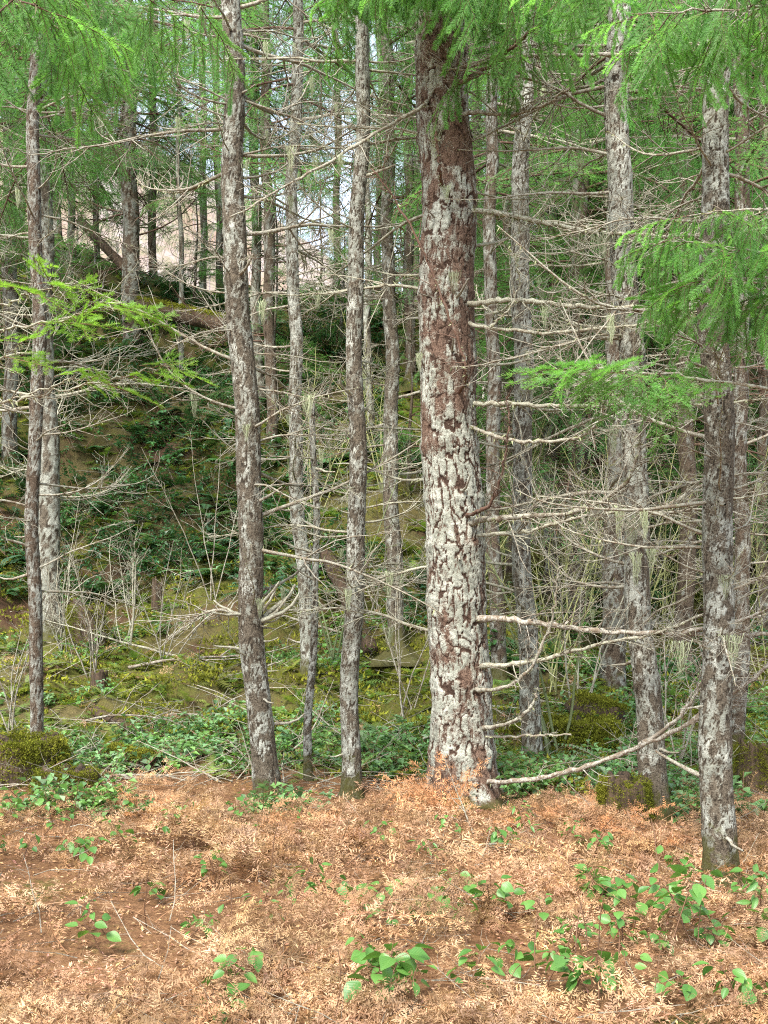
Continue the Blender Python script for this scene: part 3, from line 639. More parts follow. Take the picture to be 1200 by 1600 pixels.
# --- other trunks that can be followed from foot to top
HERO = []
def hero(label, path, d, mat, seed, nd, Lr, kind, live=None, nst=8, **kw):
    T = tree('douglas_fir', label, path, d, mat, seed, **kw); T.path = path
    zt = H + (V0 - path[-1][1]) / F * d; z0 = T.zb
    dead_whorls(T, int(nd * 1.7), z0 + 0.22 * (zt - z0), zt + 0.3, Lr[0], Lr[1], kind); stubs(T, nst, z0 + 0.2, zt, kind)
    if live: live_whorls(T, int(live[0] * 2.2), H + (V0 - live[1]) / F * d, zt + 1.0, live[2], live[3])
    return T
T2 = hero('grey slightly bent fir trunk with a ragged cluster of broken stubs at half height',
          [(418, 1242, 40), (408, 1150, 38), (399, 1000, 36), (389, 800, 37), (379, 600, 37), (372, 400, 35), (364, 200, 31), (358, 0, 28)], 8.2, BARK_GREY, 21, 30, (0.7, 1.9), 'mid',
          sides=64, rows=540, cell=0.03, depth=0.005, lich=[(0, 0.55), (250, 0.3), (600, 0.48), (900, 0.28), (1050, 0.5), (1200, 0.3)], moss_h=0.3)
T3 = hero('slim straight pale fir trunk next to the thickest trunk, its foot wrapped in moss',
          [(550, 1245, 30), (552, 1000, 27), (554, 800, 26), (557, 600, 25), (560, 300, 22), (566, 0, 20)], 8.25, BARK_GREY, 22, 20, (0.5, 1.4), 'pale',
          sides=52, rows=480, cell=0.026, depth=0.004, lich=[(0, 0.75), (250, 0.65), (500, 0.5), (650, 0.35), (900, 0.6), (1200, 0.6)], moss_h=0.32)
T4 = tree('dead_pole', 'thin bare dead pole with a broken top between two firs', [(485, 1200, 13), (488, 1000, 11), (491, 800, 10), (493, 640, 8)], 8.9, BARK_GREY, 23, sides=16, rows=160, cell=0.02, depth=0.002, lich=0.7, moss_h=0.3, cutoff=1)
stubs(T4, 10, 0.6, 3.0, 'pale')
T5 = hero('leaning pale slender fir trunk beside the thin dead pole',
          [(481, 1092, 23), (476, 950, 22), (468, 800, 21), (460, 600, 19), (458, 400, 18), (460, 200, 17), (465, 0, 15)], 11.9, BARK_GREY, 24, 24, (0.8, 2.0), 'mid', live=(6, 230, 1.0, 1.8),
          sides=40, rows=360, cell=0.03, depth=0.004, lich=0.66, moss_h=0.3)
T6 = hero('slim blue grey fir trunk at the far side, its foot on a mossy stump', [(53, 1150, 19), (53, 1000, 20), (55, 800, 20), (57, 500, 20), (56, 250, 19), (54, 0, 17)], 9.4, BARK_DARK, 25, 26, (0.7, 1.8), 'mid', live=(5, 120, .8, 1.4),
          sides=40, rows=360, cell=0.025, depth=0.003, lich=0.5, moss_h=0.1)
T7 = hero('broad pale trunk half hidden behind the slim blue grey fir', [(80, 965, 36), (76, 800, 32), (71, 600, 30), (66, 300, 26), (62, 0, 22)], 14.0, BARK_GREY, 26, 22, (0.9, 2.2), 'pale', live=(14, 300, 1.2, 2.2), sides=36, rows=260, cell=0.04, depth=0.005, lich=0.55)
T8 = hero('grey trunk standing high on the hillside by the mossy fallen log', [(207, 535, 27), (204, 400, 25), (201, 200, 23), (198, 0, 20)], 21.5, BARK_DARK, 27, 20, (1.0, 2.5), 'dark', live=(18, 340, 1.5, 2.6), sides=32, rows=200, cell=0.05, depth=0.006, lich=0.5)
T9 = hero('thin upright trunk just behind the bent grey fir, the paler of a close pair', [(404, 620, 16), (400, 400, 14), (396, 100, 13), (395, 0, 12)], 20, BARK_GREY, 28, 14, (0.8, 2.0), 'mid', live=(12, 260, 1.2, 2.2), sides=24, rows=160, cell=0.05, depth=0.005, lich=0.55)
T10 = hero('thin reddish brown trunk behind the bent grey fir, the darker of a close pair', [(424, 660, 18), (420, 400, 17), (415, 150, 15), (413, 0, 14)], 19, BARK_DARK, 29, 16, (0.8, 2.0), 'dark', live=(14, 330, 1.2, 2.2), sides=24, rows=160, cell=0.05, depth=0.005, lich=0.3)
T11 = hero('narrow mottled trunk between the slim pale fir and the thickest trunk', [(617, 1005, 25), (614, 800, 23), (610, 600, 21), (607, 300, 18), (604, 0, 15)], 13.2, BARK_GREY, 30, 22, (0.8, 2.0), 'mid', live=(10, 330, 1.0, 2.0), sides=36, rows=300, cell=0.035, depth=0.005, lich=0.4)
T12 = hero('mottled brown trunk close behind the thickest trunk on its branchy side', [(778, 1060, 24), (774, 900, 22), (769, 600, 20), (767, 300, 18), (766, 0, 16)], 12.3, BARK_DARK, 31, 20, (0.8, 2.0), 'mid', live=(8, 330, 1.0, 2.0), sides=36, rows=300, cell=0.035, depth=0.005, lich=0.5)
T13 = hero('upright lichen grey fir trunk standing free beside the thickest trunk', [(828, 1205, 31), (824, 1000, 29), (817, 800, 28), (813, 500, 29), (816, 300, 25), (822, 100, 21), (824, 0, 20)], 9.5, BARK_GREY, 32, 22, (0.6, 1.6), 'pale', live=(6, 150, .8, 1.6), sides=52, rows=440, cell=0.03, depth=0.004, lich=[(0, 0.85), (400, 0.75), (700, 0.5), (900, 0.7), (1200, 0.45)], moss_h=0.3)
T14 = hero('tilted silver and black fir trunk whose dark mossy foot stands among ferns', [(1021, 1278, 43), (1016, 1150, 40), (1006, 1000, 38), (994, 800, 37), (984, 600, 38), (976, 400, 37), (968, 200, 35), (962, 0, 33)], 7.6, BARK_GREY, 33, 30, (0.6, 1.6), 'mid', live=(5, 130, .8, 1.5), sides=64, rows=520, cell=0.032, depth=0.005, lich=[(0, 0.8), (400, 0.75), (600, 0.55), (900, 0.55), (1050, 0.6), (1180, 0.35), (1280, 0.1)], moss_h=0.35)
T15 = hero('reddish brown trunk with little lichen, farther back in the right-hand stand', [(1069, 1062, 27), (1072, 900, 26), (1075, 800, 25), (1072, 600, 24), (1070, 300, 22), (1068, 0, 19)], 13.5, BARK_DARK, 34, 24, (0.9, 2.2), 'dark', live=(10, 420, 1.0, 2.2), sides=36, rows=300, cell=0.035, depth=0.005, lich=0.12)
T16 = hero('nearest fir trunk of the right-hand stand, fluted grey bark with a mossy collar', [(1128, 1385, 48), (1125, 1200, 48), (1120, 1000, 45), (1118, 700, 44), (1118, 500, 42), (1121, 250, 38), (1122, 100, 36), (1122, 0, 35)], 5.85, BARK_GREY, 35, 30, (0.5, 1.3), 'mid', sides=72, rows=600, cell=0.028, depth=0.005, lich=[(0, 0.6), (300, 0.6), (450, 0.22), (700, 0.32), (900, 0.48), (1250, 0.4)], moss_h=0.42)
T17 = hero('narrow dark trunk directly behind the nearest trunk of the right-hand stand', [(1155, 1190, 25), (1157, 900, 23), (1159, 500, 22), (1162, 0, 20)], 9.8, BARK_DARK, 36, 22, (0.8, 1.8), 'mid', live=(6, 300, 1.0, 1.8), sides=36, rows=300, cell=0.03, depth=0.004, lich=0.4)
T18 = hero('thin brown trunk at the edge beyond the narrow dark trunk', [(1190, 980, 17), (1191, 700, 15), (1193, 300, 13), (1194, 0, 12)], 15, BARK_DARK, 37, 16, (0.8, 2.0), 'dark', live=(8, 420, 1.2, 2.2), sides=24, rows=200, cell=0.035, depth=0.004, lich=0.3)
T19 = hero('stout trunk partly covered by the tilted silver and black fir', [(955, 1062, 38), (962, 900, 34), (964, 700, 31), (962, 400, 28), (960, 0, 24)], 12.4, BARK_DARK, 38, 24, (0.9, 2.2), 'pale', live=(8, 400, 1.0, 2.0), sides=40, rows=300, cell=0.035, depth=0.006, lich=0.5)
T20 = hero('dark narrow trunk hugging the shaded side of the upright lichen grey fir', [(798, 960, 17), (797, 700, 16), (795, 300, 14), (794, 0, 12)], 17, BARK_DARK, 39, 16, (0.9, 2.2), 'dark', live=(8, 420, 1.2, 2.4), sides=24, rows=160, cell=0.04, depth=0.004, lich=0.2)
T21 = hero('weathered trunk at the very edge of the wood above the hillside', [(17, 420, 22), (15, 250, 21), (13, 0, 18)], 18, BARK_DARK, 40, 20, (1.0, 2.4), 'dark', live=(12, 330, 1.2, 2.4), sides=28, rows=120, cell=0.05, depth=0.005, lich=0.55)
T22 = hero('very thin grey sapling trunk alone in the bright gap before the far hillside', [(284, 500, 8), (280, 300, 7), (276, 0, 6)], 21, BARK_GREY, 41, 14, (0.5, 1.3), 'mid', live=(10, 330, .6, 1.3), sides=12, rows=60, cell=0.04, depth=0.002, lich=0.5)
T23 = hero('thin grey trunk showing just beside the slim pale fir, higher up the slope', [(577, 640, 12), (575, 450, 11), (573, 200, 10), (572, 0, 9)], 19, BARK_GREY, 42, 12, (0.7, 1.8), 'mid', live=(5, 150, 1.0, 1.8), sides=16, rows=100, cell=0.04, depth=0.003, lich=0.6)
stubs(T2, 10, 0.9, 1.45, 'pale')
for k, (az, el, L) in enumerate([(0.3, 0.9, .32), (0.6, 0.7, .42), (-0.2, 0.5, .36), (2.9, 0.6, .25), (0.1, 1.1, .26), (-0.7, .8, .3)]):
    add_branch(T2, STUB['pale'][k % 4], 1.31 + 0.02 * k, az, el, L * 1.1, name='stub')
for (u, v, L, k) in [(383, 250, .16, 0), (410, 470, .18, 3)]: hang(T2, T2.trunk, u, v, 8.05, L, k)

# --- trees of the stand behind, each one its own
NAMES = [(-60, 'left edge'), (53, 'blue grey fir'), (205, 'grey hillside trunk'), (375, 'bent grey fir'), (462, 'leaning fir'), (557, 'slim pale fir'), (705, 'thickest trunk'), (817, 'upright grey fir'), (985, 'tilted silver fir'), (1120, 'nearest fir'), (1260, 'right edge')]
rb = np.random.default_rng(91); spots = []
cand = [(640, 21), (745, 24), (860, 17), (888, 22), (905, 15.5), (925, 26), (945, 19), (1030, 18), (1045, 24), (1055, 21), (1095, 17), (1100, 25), (1140, 20), (1175, 22), (1205, 18), (1230, 24), (1250, 16), (850, 28), (780, 30), (1010, 30), (1075, 31), (1160, 30), (720, 33), (960, 34), (890, 35), (1120, 36), (1210, 33), (760, 42), (830, 40), (905, 44), (985, 41), (1060, 45), (1150, 42), (1235, 40), (690, 40),
        (-30, 20), (110, 23), (150, 25), (30, 24), (-60, 16), (650, 29), (90, 28), (238, 25), (318, 29), (525, 28), (588, 31), (345, 26)]
cnt = {}
info = []
for (u, d) in cand:
    x = (u - U0) / F * d; info.append((u, d, x))
info.sort()
ORD = ['first', 'second', 'third', 'fourth', 'fifth', 'sixth', 'seventh', 'eighth', 'ninth', 'tenth', 'eleventh', 'twelfth', 'thirteenth', 'fourteenth']
for k, (u, d, x) in enumerate(info):
    i = max(j for j in range(len(NAMES) - 1) if NAMES[j][0] <= u); A, B = NAMES[i][1], NAMES[i + 1][1]
    cnt[i] = cnt.get(i, 0) + 1
    lab = f'{ORD[cnt[i] - 1]} background fir from the left between {A} and {B}'
    zg = float(terr(x, d)); vb = V0 + (H - zg) / d * F; wpx = rb.uniform(0.16, 0.30) / d * F
    if u < 700: wpx *= 0.75
    T = tree('background_fir', lab, [(u, vb, wpx), (u + rb.normal(0, 6), vb - 400, wpx * .9), (u + rb.normal(0, 12), min(-20, vb - 500), wpx * .75)], d, BARK_DARK if rb.random() < .6 else BARK_GREY, 700 + k, sides=16, rows=70, cell=0.05, depth=0.004, lich=rb.uniform(0.25, 0.6), group='firs of the stand behind', ztop_extra=2.5)
    zt = T.zt; live0 = max(H + (V0 - (760 if u > 700 else 430)) / F * d, zg + 2.0)
    nl = int(74 if u > 700 else (34 if 230 < u < 700 else 44))
    if u > 700: live_whorls(T, nl, live0, zt, 1.3, 2.8)
    else: live_whorls(T, nl, live0, zt, 1.0, 2.2)
    dead_whorls(T, 12, zg + 1.0, max(live0 + 1.5, zg + 3), 0.9, 2.4, 'dark' if rb.random() < .5 else 'mid')

for k, (u, d, hh, lab) in enumerate([(150, 22.5, 3.4, 'young green fir beside the bare slanting log'), (305, 23.6, 2.6, 'small fir on the crest behind the mossy fallen log'), (500, 24.2, 3.0, 'small fir on the crest behind the leaning slender fir'),
        (535, 22.0, 2.4, 'small fir just below the crest behind the slim straight pale fir'), (640, 17.5, 2.8, 'young bright fir on the slope left of the thickest trunk'), (430, 19.5, 4.5, 'taller young fir right behind the bent grey fir'), (20, 20, 4.5, 'young fir at the left edge of the crest'), (590, 24.5, 4.0, 'slim young fir on the crest between two trunks'), (350, 25.5, 5.0, 'young fir in the bright gap left of the bent grey fir'), (745, 20, 4.0, 'young fir half hidden by the thickest trunk')]):
    x = (u - U0) / F * d; zg = float(terr(x, d)); vb = V0 + (H - zg) / d * F; vt = V0 + (H - zg - hh) / d * F
    T = tree('young_fir', lab, [(u, vb, .07 / d * F), (u + 2, vt, .02 / d * F)], d, BARK_DARK, 760 + k, sides=8, rows=24, cell=.05, depth=.002, lich=.3, ztop_extra=.1)
    for j in range(26):
        f = T.rng.random() ** 1.1; b, fo = LIVE[T.rng.integers(5)]
        add_branch(T, b, zg + .25 + f * (hh - .35), T.rng.uniform(0, 6.28), T.rng.uniform(-.25, .25), (1.25 - 1.0 * f) * min(1.2, hh / 2.8), fo)
# --- young firs that reach in from beyond the frame
Ty = tree('young_fir', 'young fir reaching in with bright yellow green sprays on thin brown twigs', [(-330, 1500, 60), (-330, 800, 45), (-330, 0, 30)], 3.9, BARK_DARK, 61, sides=20, rows=80, cell=0.03, depth=0.004, lich=0.3)
for k, (pts, n, s0) in enumerate([
        ([(-330, 640, 3.9), (-120, 640, 3.9), (0, 632, 3.9), (80, 612, 3.85), (150, 598, 3.8), (225, 580, 3.75), (270, 572, 3.7)], 6, 0.58),
        ([(-330, 560, 3.9), (-120, 535, 3.8), (0, 515, 3.7), (95, 500, 3.65), (140, 485, 3.6), (190, 470, 3.6)], 8, 0.5),
        ([(-330, 520, 3.9), (-120, 480, 3.7), (0, 478, 3.6), (60, 455, 3.55), (120, 440, 3.5)], 4, 0.6),
        ([(-330, 700, 3.9), (-100, 650, 4.0), (20, 625, 4.1), (90, 600, 4.1), (130, 590, 4.1)], 1, 0.8),
        ([(-330, 650, 3.9), (-60, 600, 3.7), (0, 560, 3.7), (40, 530, 3.7)], 3, 0.6)]):
    b, q = traced(Ty, pts, 7, 2.5, TWIG_PALE, 12, 0.25, 0, 70 + k, up=0.0)
    sprays(Ty, b, q, n, SPRAY_Y, s0, 1.0, (-0.15, 0.35), 80 + k, (0.35, 0.62), 0.7)
    obj('spray', SPRAY_Y[k % 3], b, mat4(rotm(0.2 - .15 * k, 0.05, 0.3), q[-1] - np.array([.12, 0, 0]), 0.35))
Tz = tree('young_fir', 'fir with dense drooping green boughs hanging over the upper corner', [(-150, 1300, 50), (-150, 600, 45), (-150, -100, 40)], 5.6, BARK_DARK, 62, sides=20, rows=80, cell=0.03, depth=0.004, lich=0.3)
for k, (u1, v1, d1) in enumerate([(330, 10, 5.6), (230, -10, 5.0), (110, -40, 4.6), (60, 10, 4.2), (270, 40, 6.2), (150, 60, 5.8)]):
    b, q = traced(Tz, [(-150, v1 + 20, 5.6), ((-150 + u1) / 2, v1 - 40, (5.6 + d1) / 2), (u1, v1, d1)], 8, 3, TWIG_DARK, 8, 0.3, 10, 90 + k)
    sprays(Tz, b, q, 6, SPRAY_H, 0.42, 1.0, (0.0, 0.8), 95 + k, (0.6, 1.1), 1.3)
Tr = tree('young_fir', 'fir beyond the right edge holding light green flat sprays across the trunks', [(1420, 1450, 60), (1420, 600, 55), (1420, -50, 45)], 5.55, BARK_DARK, 63, sides=20, rows=80, cell=0.03, depth=0.004, lich=0.3)
for k, (pts, n, s0, mesh, dn) in enumerate([
        ([(1420, 660, 5.5), (1250, 620, 5.3), (1150, 600, 5.2), (1040, 585, 5.1), (960, 580, 5.0), (915, 575, 5.0)], 26, 0.42, SPRAY, (-0.1, 0.6)),
        ([(1420, 420, 5.5), (1250, 400, 5.2), (1150, 390, 5.1), (1060, 372, 5.0)], 11, 0.35, SPRAY_H, (-.1, .5)),
        ([(1420, 350, 5.5), (1280, 330, 5.2), (1180, 325, 5.1), (1080, 335, 5.0)], 9, 0.35, SPRAY_H, (-.1, .6)),
        ([(1420, 470, 5.5), (1280, 450, 5.2), (1200, 440, 5.1), (1100, 440, 5.0)], 7, 0.35, SPRAY_H, (-.1, .5)),
        ([(1420, 20, 5.5), (1280, 0, 5.2), (1150, 15, 5.1), (1010, 20, 5.0)], 14, 0.35, SPRAY_H, (-.1, .7)),
        ([(1420, -40, 5.5), (1280, -60, 5.2), (1100, -30, 5.3), (900, -30, 5.6)], 18, 0.35, SPRAY_H, (-.1, .7))]):
    b, q = traced(Tr, pts, 9, 3, TWIG_MID, 12, 0.35, 20, 110 + k)
    sprays(Tr, b, q, n, mesh, s0, 1.0, dn, 120 + k, (0.5, 1.0), 1.2)
    obj('spray', mesh[k % 3], b, mat4(rotm(3.1, -0.1, 0.2), q[-1], 0.7))
# extra grey lichened poles of brush behind the big branches come with the stand

# ------------------------------------------------------------------ ground cover, all of it uncountable
def frond_variant(seed, npair, curl, pin, plen):
    """a dead bracken frond of length 1 along +X, twice divided, curled and broken"""
    rng = np.random.default_rng(seed); g = Geo(); V = []; nq = 0
    ax_ = poly_branch(rng, (0, 0, 0), (1, 0, 0.25), 1.0, 10, 0.06, -0.7); g.add_tube(ax_, np.linspace(0.0055, 0.0015, 10), 3, col=(0.34, 0.30, 0.27))
    for k in range(npair):
        s = 0.22 + 0.77 * k / npair; p, t = along(ax_, s); t = t / np.linalg.norm(t)
        for sg in (1, -1):
            if rng.random() < 0.12: continue
            sd_ = np.cross(t, (0, 0, 1.0)) * sg; l = 0.34 * math.sin(min(1, (1.02 - s) * 1.5) * 1.45) * rng.uniform(0.7, 1.15)
            pn = poly_branch(rng, p, sd_ + t * 0.55 + np.array([0, 0, rng.normal(0, .35)]), l, 6, 0.10 + curl * .1, -curl * rng.uniform(0, 1.5))
            cc = rng.uniform(0.36, 0.64); m = max(3, int(pin * l / 0.3))
            for j in range(m):
                for s2 in (1, -1):
                    pp, tt = along(pn, (j + 0.5) / m); tt = tt / np.linalg.norm(tt)
                    sd2 = np.cross(tt, rng.normal(0, curl * 0.5, 3) + np.array([0, 0, 1.0])) * s2; sd2 /= np.linalg.norm(sd2) + 1e-6
                    ll = plen * (1 - 0.7 * j / m) * rng.uniform(0.7, 1.3); dr = sd2 * 0.9 + tt * 0.45 + rng.normal(0, 0.25 * curl, 3); wv = tt * ll * 0.19
                    V += [pp - wv * 1.1, pp + dr * ll, pp + wv * 1.1 + dr * ll * .15]; nq += 1
                    g.c.append(np.full((3, 3), cc * rng.uniform(0.85, 1.15)))
    g.v.append(np.array(V)); g.f3.append(np.arange(nq * 3).reshape(-1, 3) + g.n); g.m3.append(np.zeros(nq, int)); g.n += nq * 3
    return g.arrays()
FR = [frond_variant(800 + k, [15, 12, 16, 11, 14, 10][k], [0.5, 0.9, 1.2, 0.7, 1.5, 1.0][k], 13, .045) for k in range(6)]
FR += [frond_variant(800 + k, [11, 9, 12, 8, 10, 7][k], [0.5, 0.9, 1.2, 0.7, 1.5, 1.0][k], 7, .064) for k in range(6)]
def in_view(n, y0, y1, rng, pad=0.25, power=1.0):
    y = y0 + (y1 - y0) * rng.random(n) ** power; x = rng.uniform(-1, 1, n) * (0.353 * y + pad); return x, y
rg = np.random.default_rng(12)
PL = [  # u, v of the foot, leaves, leaf size, stem height, label, narrow
 (160, 1492, 4, .085, .09, 'two-tone pair of round leaves low in the bare litter at lower left'),
 (168, 1462, 4, .06, .12, 'small sprig just above the two-tone pair of round leaves'),
 (258, 1405, 5, .065, .09, 'low cluster of round leaves on bare litter behind the sprig'),
 (120, 1368, 6, .065, .13, 'upright chain of round leaves at the left of the bare litter'),
 (322, 1578, 9, .075, .16, 'tall leafy plant near the bottom edge under the thin dead pole side'),
 (318, 1592, 5, .07, .06, 'short plant at the bottom edge below the tall leafy one'),
 (572, 1452, 8, .075, .11, 'dense low leafy plant in bracken below the slim straight pale fir'),
 (435, 1462, 11, .065, .17, 'narrow-leaved plant with ladder leaves below the bent grey fir'),
 (428, 1478, 7, .055, .10, 'low narrow-leaved plant at the foot of the ladder-leaved one'),
 (283, 1480, 9, .055, .08, 'spreading dark little plant with small leaves right of the two-tone pair'),
 (548, 1596, 12, .095, .13, 'largest round leaves at the bottom edge, glossy and crowded'),
 (600, 1590, 6, .085, .10, 'blue green leaves beside the largest round leaves at the bottom edge'),
 (735, 1412, 7, .065, .16, 'plant with a dark top leaf below the thickest trunk'),
 (758, 1440, 9, .08, .14, 'bright plant with one sunny leaf below the thickest trunk'),
 (700, 1450, 6, .06, .12, 'small plant left of the bright plant with one sunny leaf'),
 (690, 1362, 10, .05, .12, 'fern-like light plant near the foot of the thickest trunk'),
 (793, 1542, 7, .07, .10, 'five-leaved rosette in deep bracken near the bottom'),
 (853, 1545, 7, .07, .11, 'leafy rosette right beside the five-leaved one'),
 (866, 1466, 5, .06, .11, 'little plant between the bright plant and the tall red-stemmed plant'),
 (935, 1578, 7, .10, .11, 'wide-leaved plant at the base of a fallen brown stalk'),
 (945, 1412, 11, .08, .14, 'leafy bluish plant before the foot of the tilted silver fir'),
 (985, 1430, 9, .085, .12, 'broad yellow green plant next to the leafy bluish one'),
 (1040, 1500, 14, .09, .24, 'tallest near plant with many oval leaves on red stems'),
 (1085, 1480, 8, .08, .20, 'companion plant with upright leaves at the edge of the tallest near plant'),
 (1000, 1470, 8, .08, .18, 'mid-height plant tucked behind the tallest near plant'),
 (1170, 1455, 14, .075, .18, 'bushy plant of pointed leaves at the right edge below the nearest fir'),
 (1150, 1440, 10, .065, .15, 'smaller bushy plant against the foot of the nearest fir'),
 (1190, 1490, 7, .08, .10, 'low plant cut off by the right edge'),
 (1185, 1590, 5, .08, .08, 'plant in the lower right corner'),
 (520, 1412, 5, .06, .09, 'small isolated plant left of the dense low leafy plant'),
 (240, 1335, 10, .06, .20, 'wide open plant with airy stems behind the low cluster'),
 (205, 1335, 6, .06, .14, 'small plant at the left side of the wide airy plant'),
 (330, 1345, 6, .05, .10, 'small plant beside a brown stalk below the bent grey fir'),
 (85, 1292, 8, .055, .18, 'plant in front of the mossy stump'),
 (60, 1312, 6, .05, .14, 'small pale plant left of the one in front of the mossy stump'),
 (385, 1328, 9, .055, .16, 'bushy small plant straight below the foot of the bent grey fir'),
 (470, 1340, 6, .05, .12, 'small plant by pale fronds between the bent and the slim fir'),
 (610, 1345, 6, .055, .12, 'small plant left of the dead fern by the thickest trunk'),
 (845, 1345, 14, .05, .24, 'tall pale-leaved shrublet below the foot of the upright grey fir'),
 (870, 1335, 9, .05, .20, 'second pale-leaved shrublet touching the tall one'),
 (925, 1350, 8, .055, .14, 'green plant in front of the mossy mound by the tilted silver fir'),
 (640, 1440, 5, .05, .08, 'tiny plant between the dense low plant and the small plant'),
 (720, 1330, 6, .05, .12, 'small plant directly under the foot of the thickest trunk'),
 (690, 1480, 4, .05, .07, 'tiny sprig in bracken under the small plant'),
 (880, 1500, 5, .06, .09, 'little plant above the leafy rosette pair'),
 (640, 1586, 4, .06, .07, 'small sprig right of the blue green leaves at the bottom edge'),
 (30, 1345, 4, .05, .10, 'tiny plant at the left edge in bracken'),
 (450, 1405, 4, .05, .07, 'tiny plant in pale bracken above the ladder-leaved plant'),
 (1075, 1395, 8, .06, .14, 'dark green plant left of the foot of the nearest fir'),
 (985, 1545, 4, .06, .07, 'dark single sprig beside the wide-leaved plant'),
]
PXYA = np.array([((a[0] - U0) / F * (F * H / (a[1] - V0)), F * H / (a[1] - V0)) for a in PL])
# bracken
def clumpy(x, y): return sstep(fbm(np.stack([x, y], -1) * 1.5, 2, 19), .5, .75) * (1 - sstep(y, 6.6, 8.2))
x, y = in_view(8200, 3.3, 9.1, rg, 0.75, 0.95); p = np.stack([x, y], -1)
dens = 0.5 + (fbm(p * 1.1, 3, 61) - 0.5) * 1.7 - 0.9 * sstep(y + 1.5 * (fbm(np.stack([x * .9, y * .3], -1), 3, 64) - .5), 7.7, 8.8); bare = (np.exp(-((x + 1.15) / 0.8) ** 2 - ((y - 5.0) / 0.8) ** 2) * 0.6)
keep = dens + rg.random(len(x)) * 0.5 - bare * 0.8 > 0.50; dx = x[:, None] - PXYA[None, :, 0]; dy = y[:, None] - PXYA[None, :, 1]
TB = np.array([T.base[:2] for T in (T1, T2, T3, T14, T16)]); ex = x[:, None] - TB[None, :, 0]; ey = y[:, None] - TB[None, :, 1]
keep &= ~((np.abs(ex) < .26) & (ey < .1) & (ey > -.75)).any(1)
keep &= ~(((dx / 0.14) ** 2 + ((dy + 0.10) / 0.22) ** 2) < 1).any(1)
x, y = x[keep], y[keep]; n = len(x)
x2, y2 = in_view(500, 9.2, 17, rg, .8); x = np.concatenate([x, x2]); y = np.concatenate([y, y2]); n = len(x)
z = terr(x, y) + rg.uniform(0.0, 0.06, n) + 0.16 * clumpy(x, y)
tb = rg.uniform(0.5, 1.25, n); tb = tb[:, None] * np.stack([np.ones(n), rg.uniform(0.92, 1.04, n), rg.uniform(0.85, 1.08, n)], -1) * 0.5
g = Geo(); scatter(g, FR, rg.integers(0, 6, n) + np.where(y > 5.6, 6, 0), np.stack([x, y, z], -1), rotm(rg.uniform(0, 6.28, n), rg.normal(0.06, 0.22, n), rg.normal(0, 0.6, n)), rg.uniform(0.18, 0.52, n) * np.where(y > 7, .75, 1), tb)
nb_ = 90; xb, yb = in_view(nb_, 3.5, 6.0, rg, .2); kb = ~(((xb[:, None] - PXYA[None, :, 0]) / .22) ** 2 + ((yb[:, None] + .12 - PXYA[None, :, 1]) / .3) ** 2 < 1).any(1); xb, yb = xb[kb], yb[kb]; nb_ = len(xb)
scatter(g, FR, rg.integers(0, 6, nb_), np.stack([xb, yb, terr(xb, yb) + rg.uniform(.05, .12, nb_)], -1), rotm(rg.uniform(0, 6.28, nb_), rg.normal(.12, .2, nb_), rg.normal(0, .5, nb_)), rg.uniform(.38, .62, nb_), rg.uniform(.42, .58, nb_)[:, None].repeat(3, 1))
ns = 300; xs_, ys_ = in_view(ns, 3.4, 9.0, rg, .2); SV = []
for k in range(5):
    q = Geo(); rr = np.random.default_rng(820 + k); q.add_tube(poly_branch(rr, (0, 0, 0), (1, 0, .3), 1, 8, .12, -.8), np.linspace(.0038, .0013, 8), 3, col=(.36, .33, .30)); SV.append(q.arrays())
scatter(g, SV, rg.integers(0, 5, ns), np.stack([xs_, ys_, terr(xs_, ys_) + rg.uniform(.03, .14, ns)], -1), rotm(rg.uniform(0, 6.28, ns), rg.normal(.1, .25, ns)), rg.uniform(.2, .6, ns), rg.uniform(.3, .65, ns)[:, None].repeat(3, 1))
tag(g.build('dead_bracken', [FERN_DEAD], None, False), 'fallen dead orange bracken covering the near forest floor', 'bracken', kind='stuff')

# leafy clumps
def leaf_verts(rng, p, dr, ln, wd, fold=0.25):
    dr = dr / np.linalg.norm(dr); sd_ = np.cross(dr, (0, 0, 1.0)); sd_ /= np.linalg.norm(sd_) + 1e-6; up = np.cross(sd_, dr)
    return [p, p + dr * ln * .45 + sd_ * wd * .5 + up * fold * wd, p + dr * ln - up * ln * .15, p + dr * ln * .45 - sd_ * wd * .5 + up * fold * wd]
def clump_variant(seed, nst, nleaf, h, ln, wd, mat_leaf=0):
    rng = np.random.default_rng(seed); g = Geo(); V = []; C = []
    for s in range(nst):
        a = rng.uniform(0, 6.28); st = poly_branch(rng, rng.normal(0, 0.06, 3) * np.array([1, 1, 0]), (math.cos(a) * .8, math.sin(a) * .8, 1.0), h * rng.uniform(.6, 1.2), 3, 0.15, -0.4)
        g.add_tube(st, np.linspace(0.004, 0.0015, 3), 3, mat=1)
        for k in range(nleaf):
            p, t = along(st, rng.uniform(0.25, 1.0)); b = rng.uniform(0, 6.28); sc_ = rng.uniform(.6, 1.2)
            V += leaf_verts(rng, p, np.array([math.cos(b), math.sin(b), rng.normal(0.1, 0.4)]), ln * sc_, wd * sc_); C += [[rng.uniform(0.35, 0.65)] * 3] * 4
    i = np.arange(len(V) // 4)[:, None] * 4
    g.add(V, f3=np.concatenate([i + [0, 1, 2], i + [0, 2, 3]]), mat=0, col=np.array(C))
    return g.arrays()
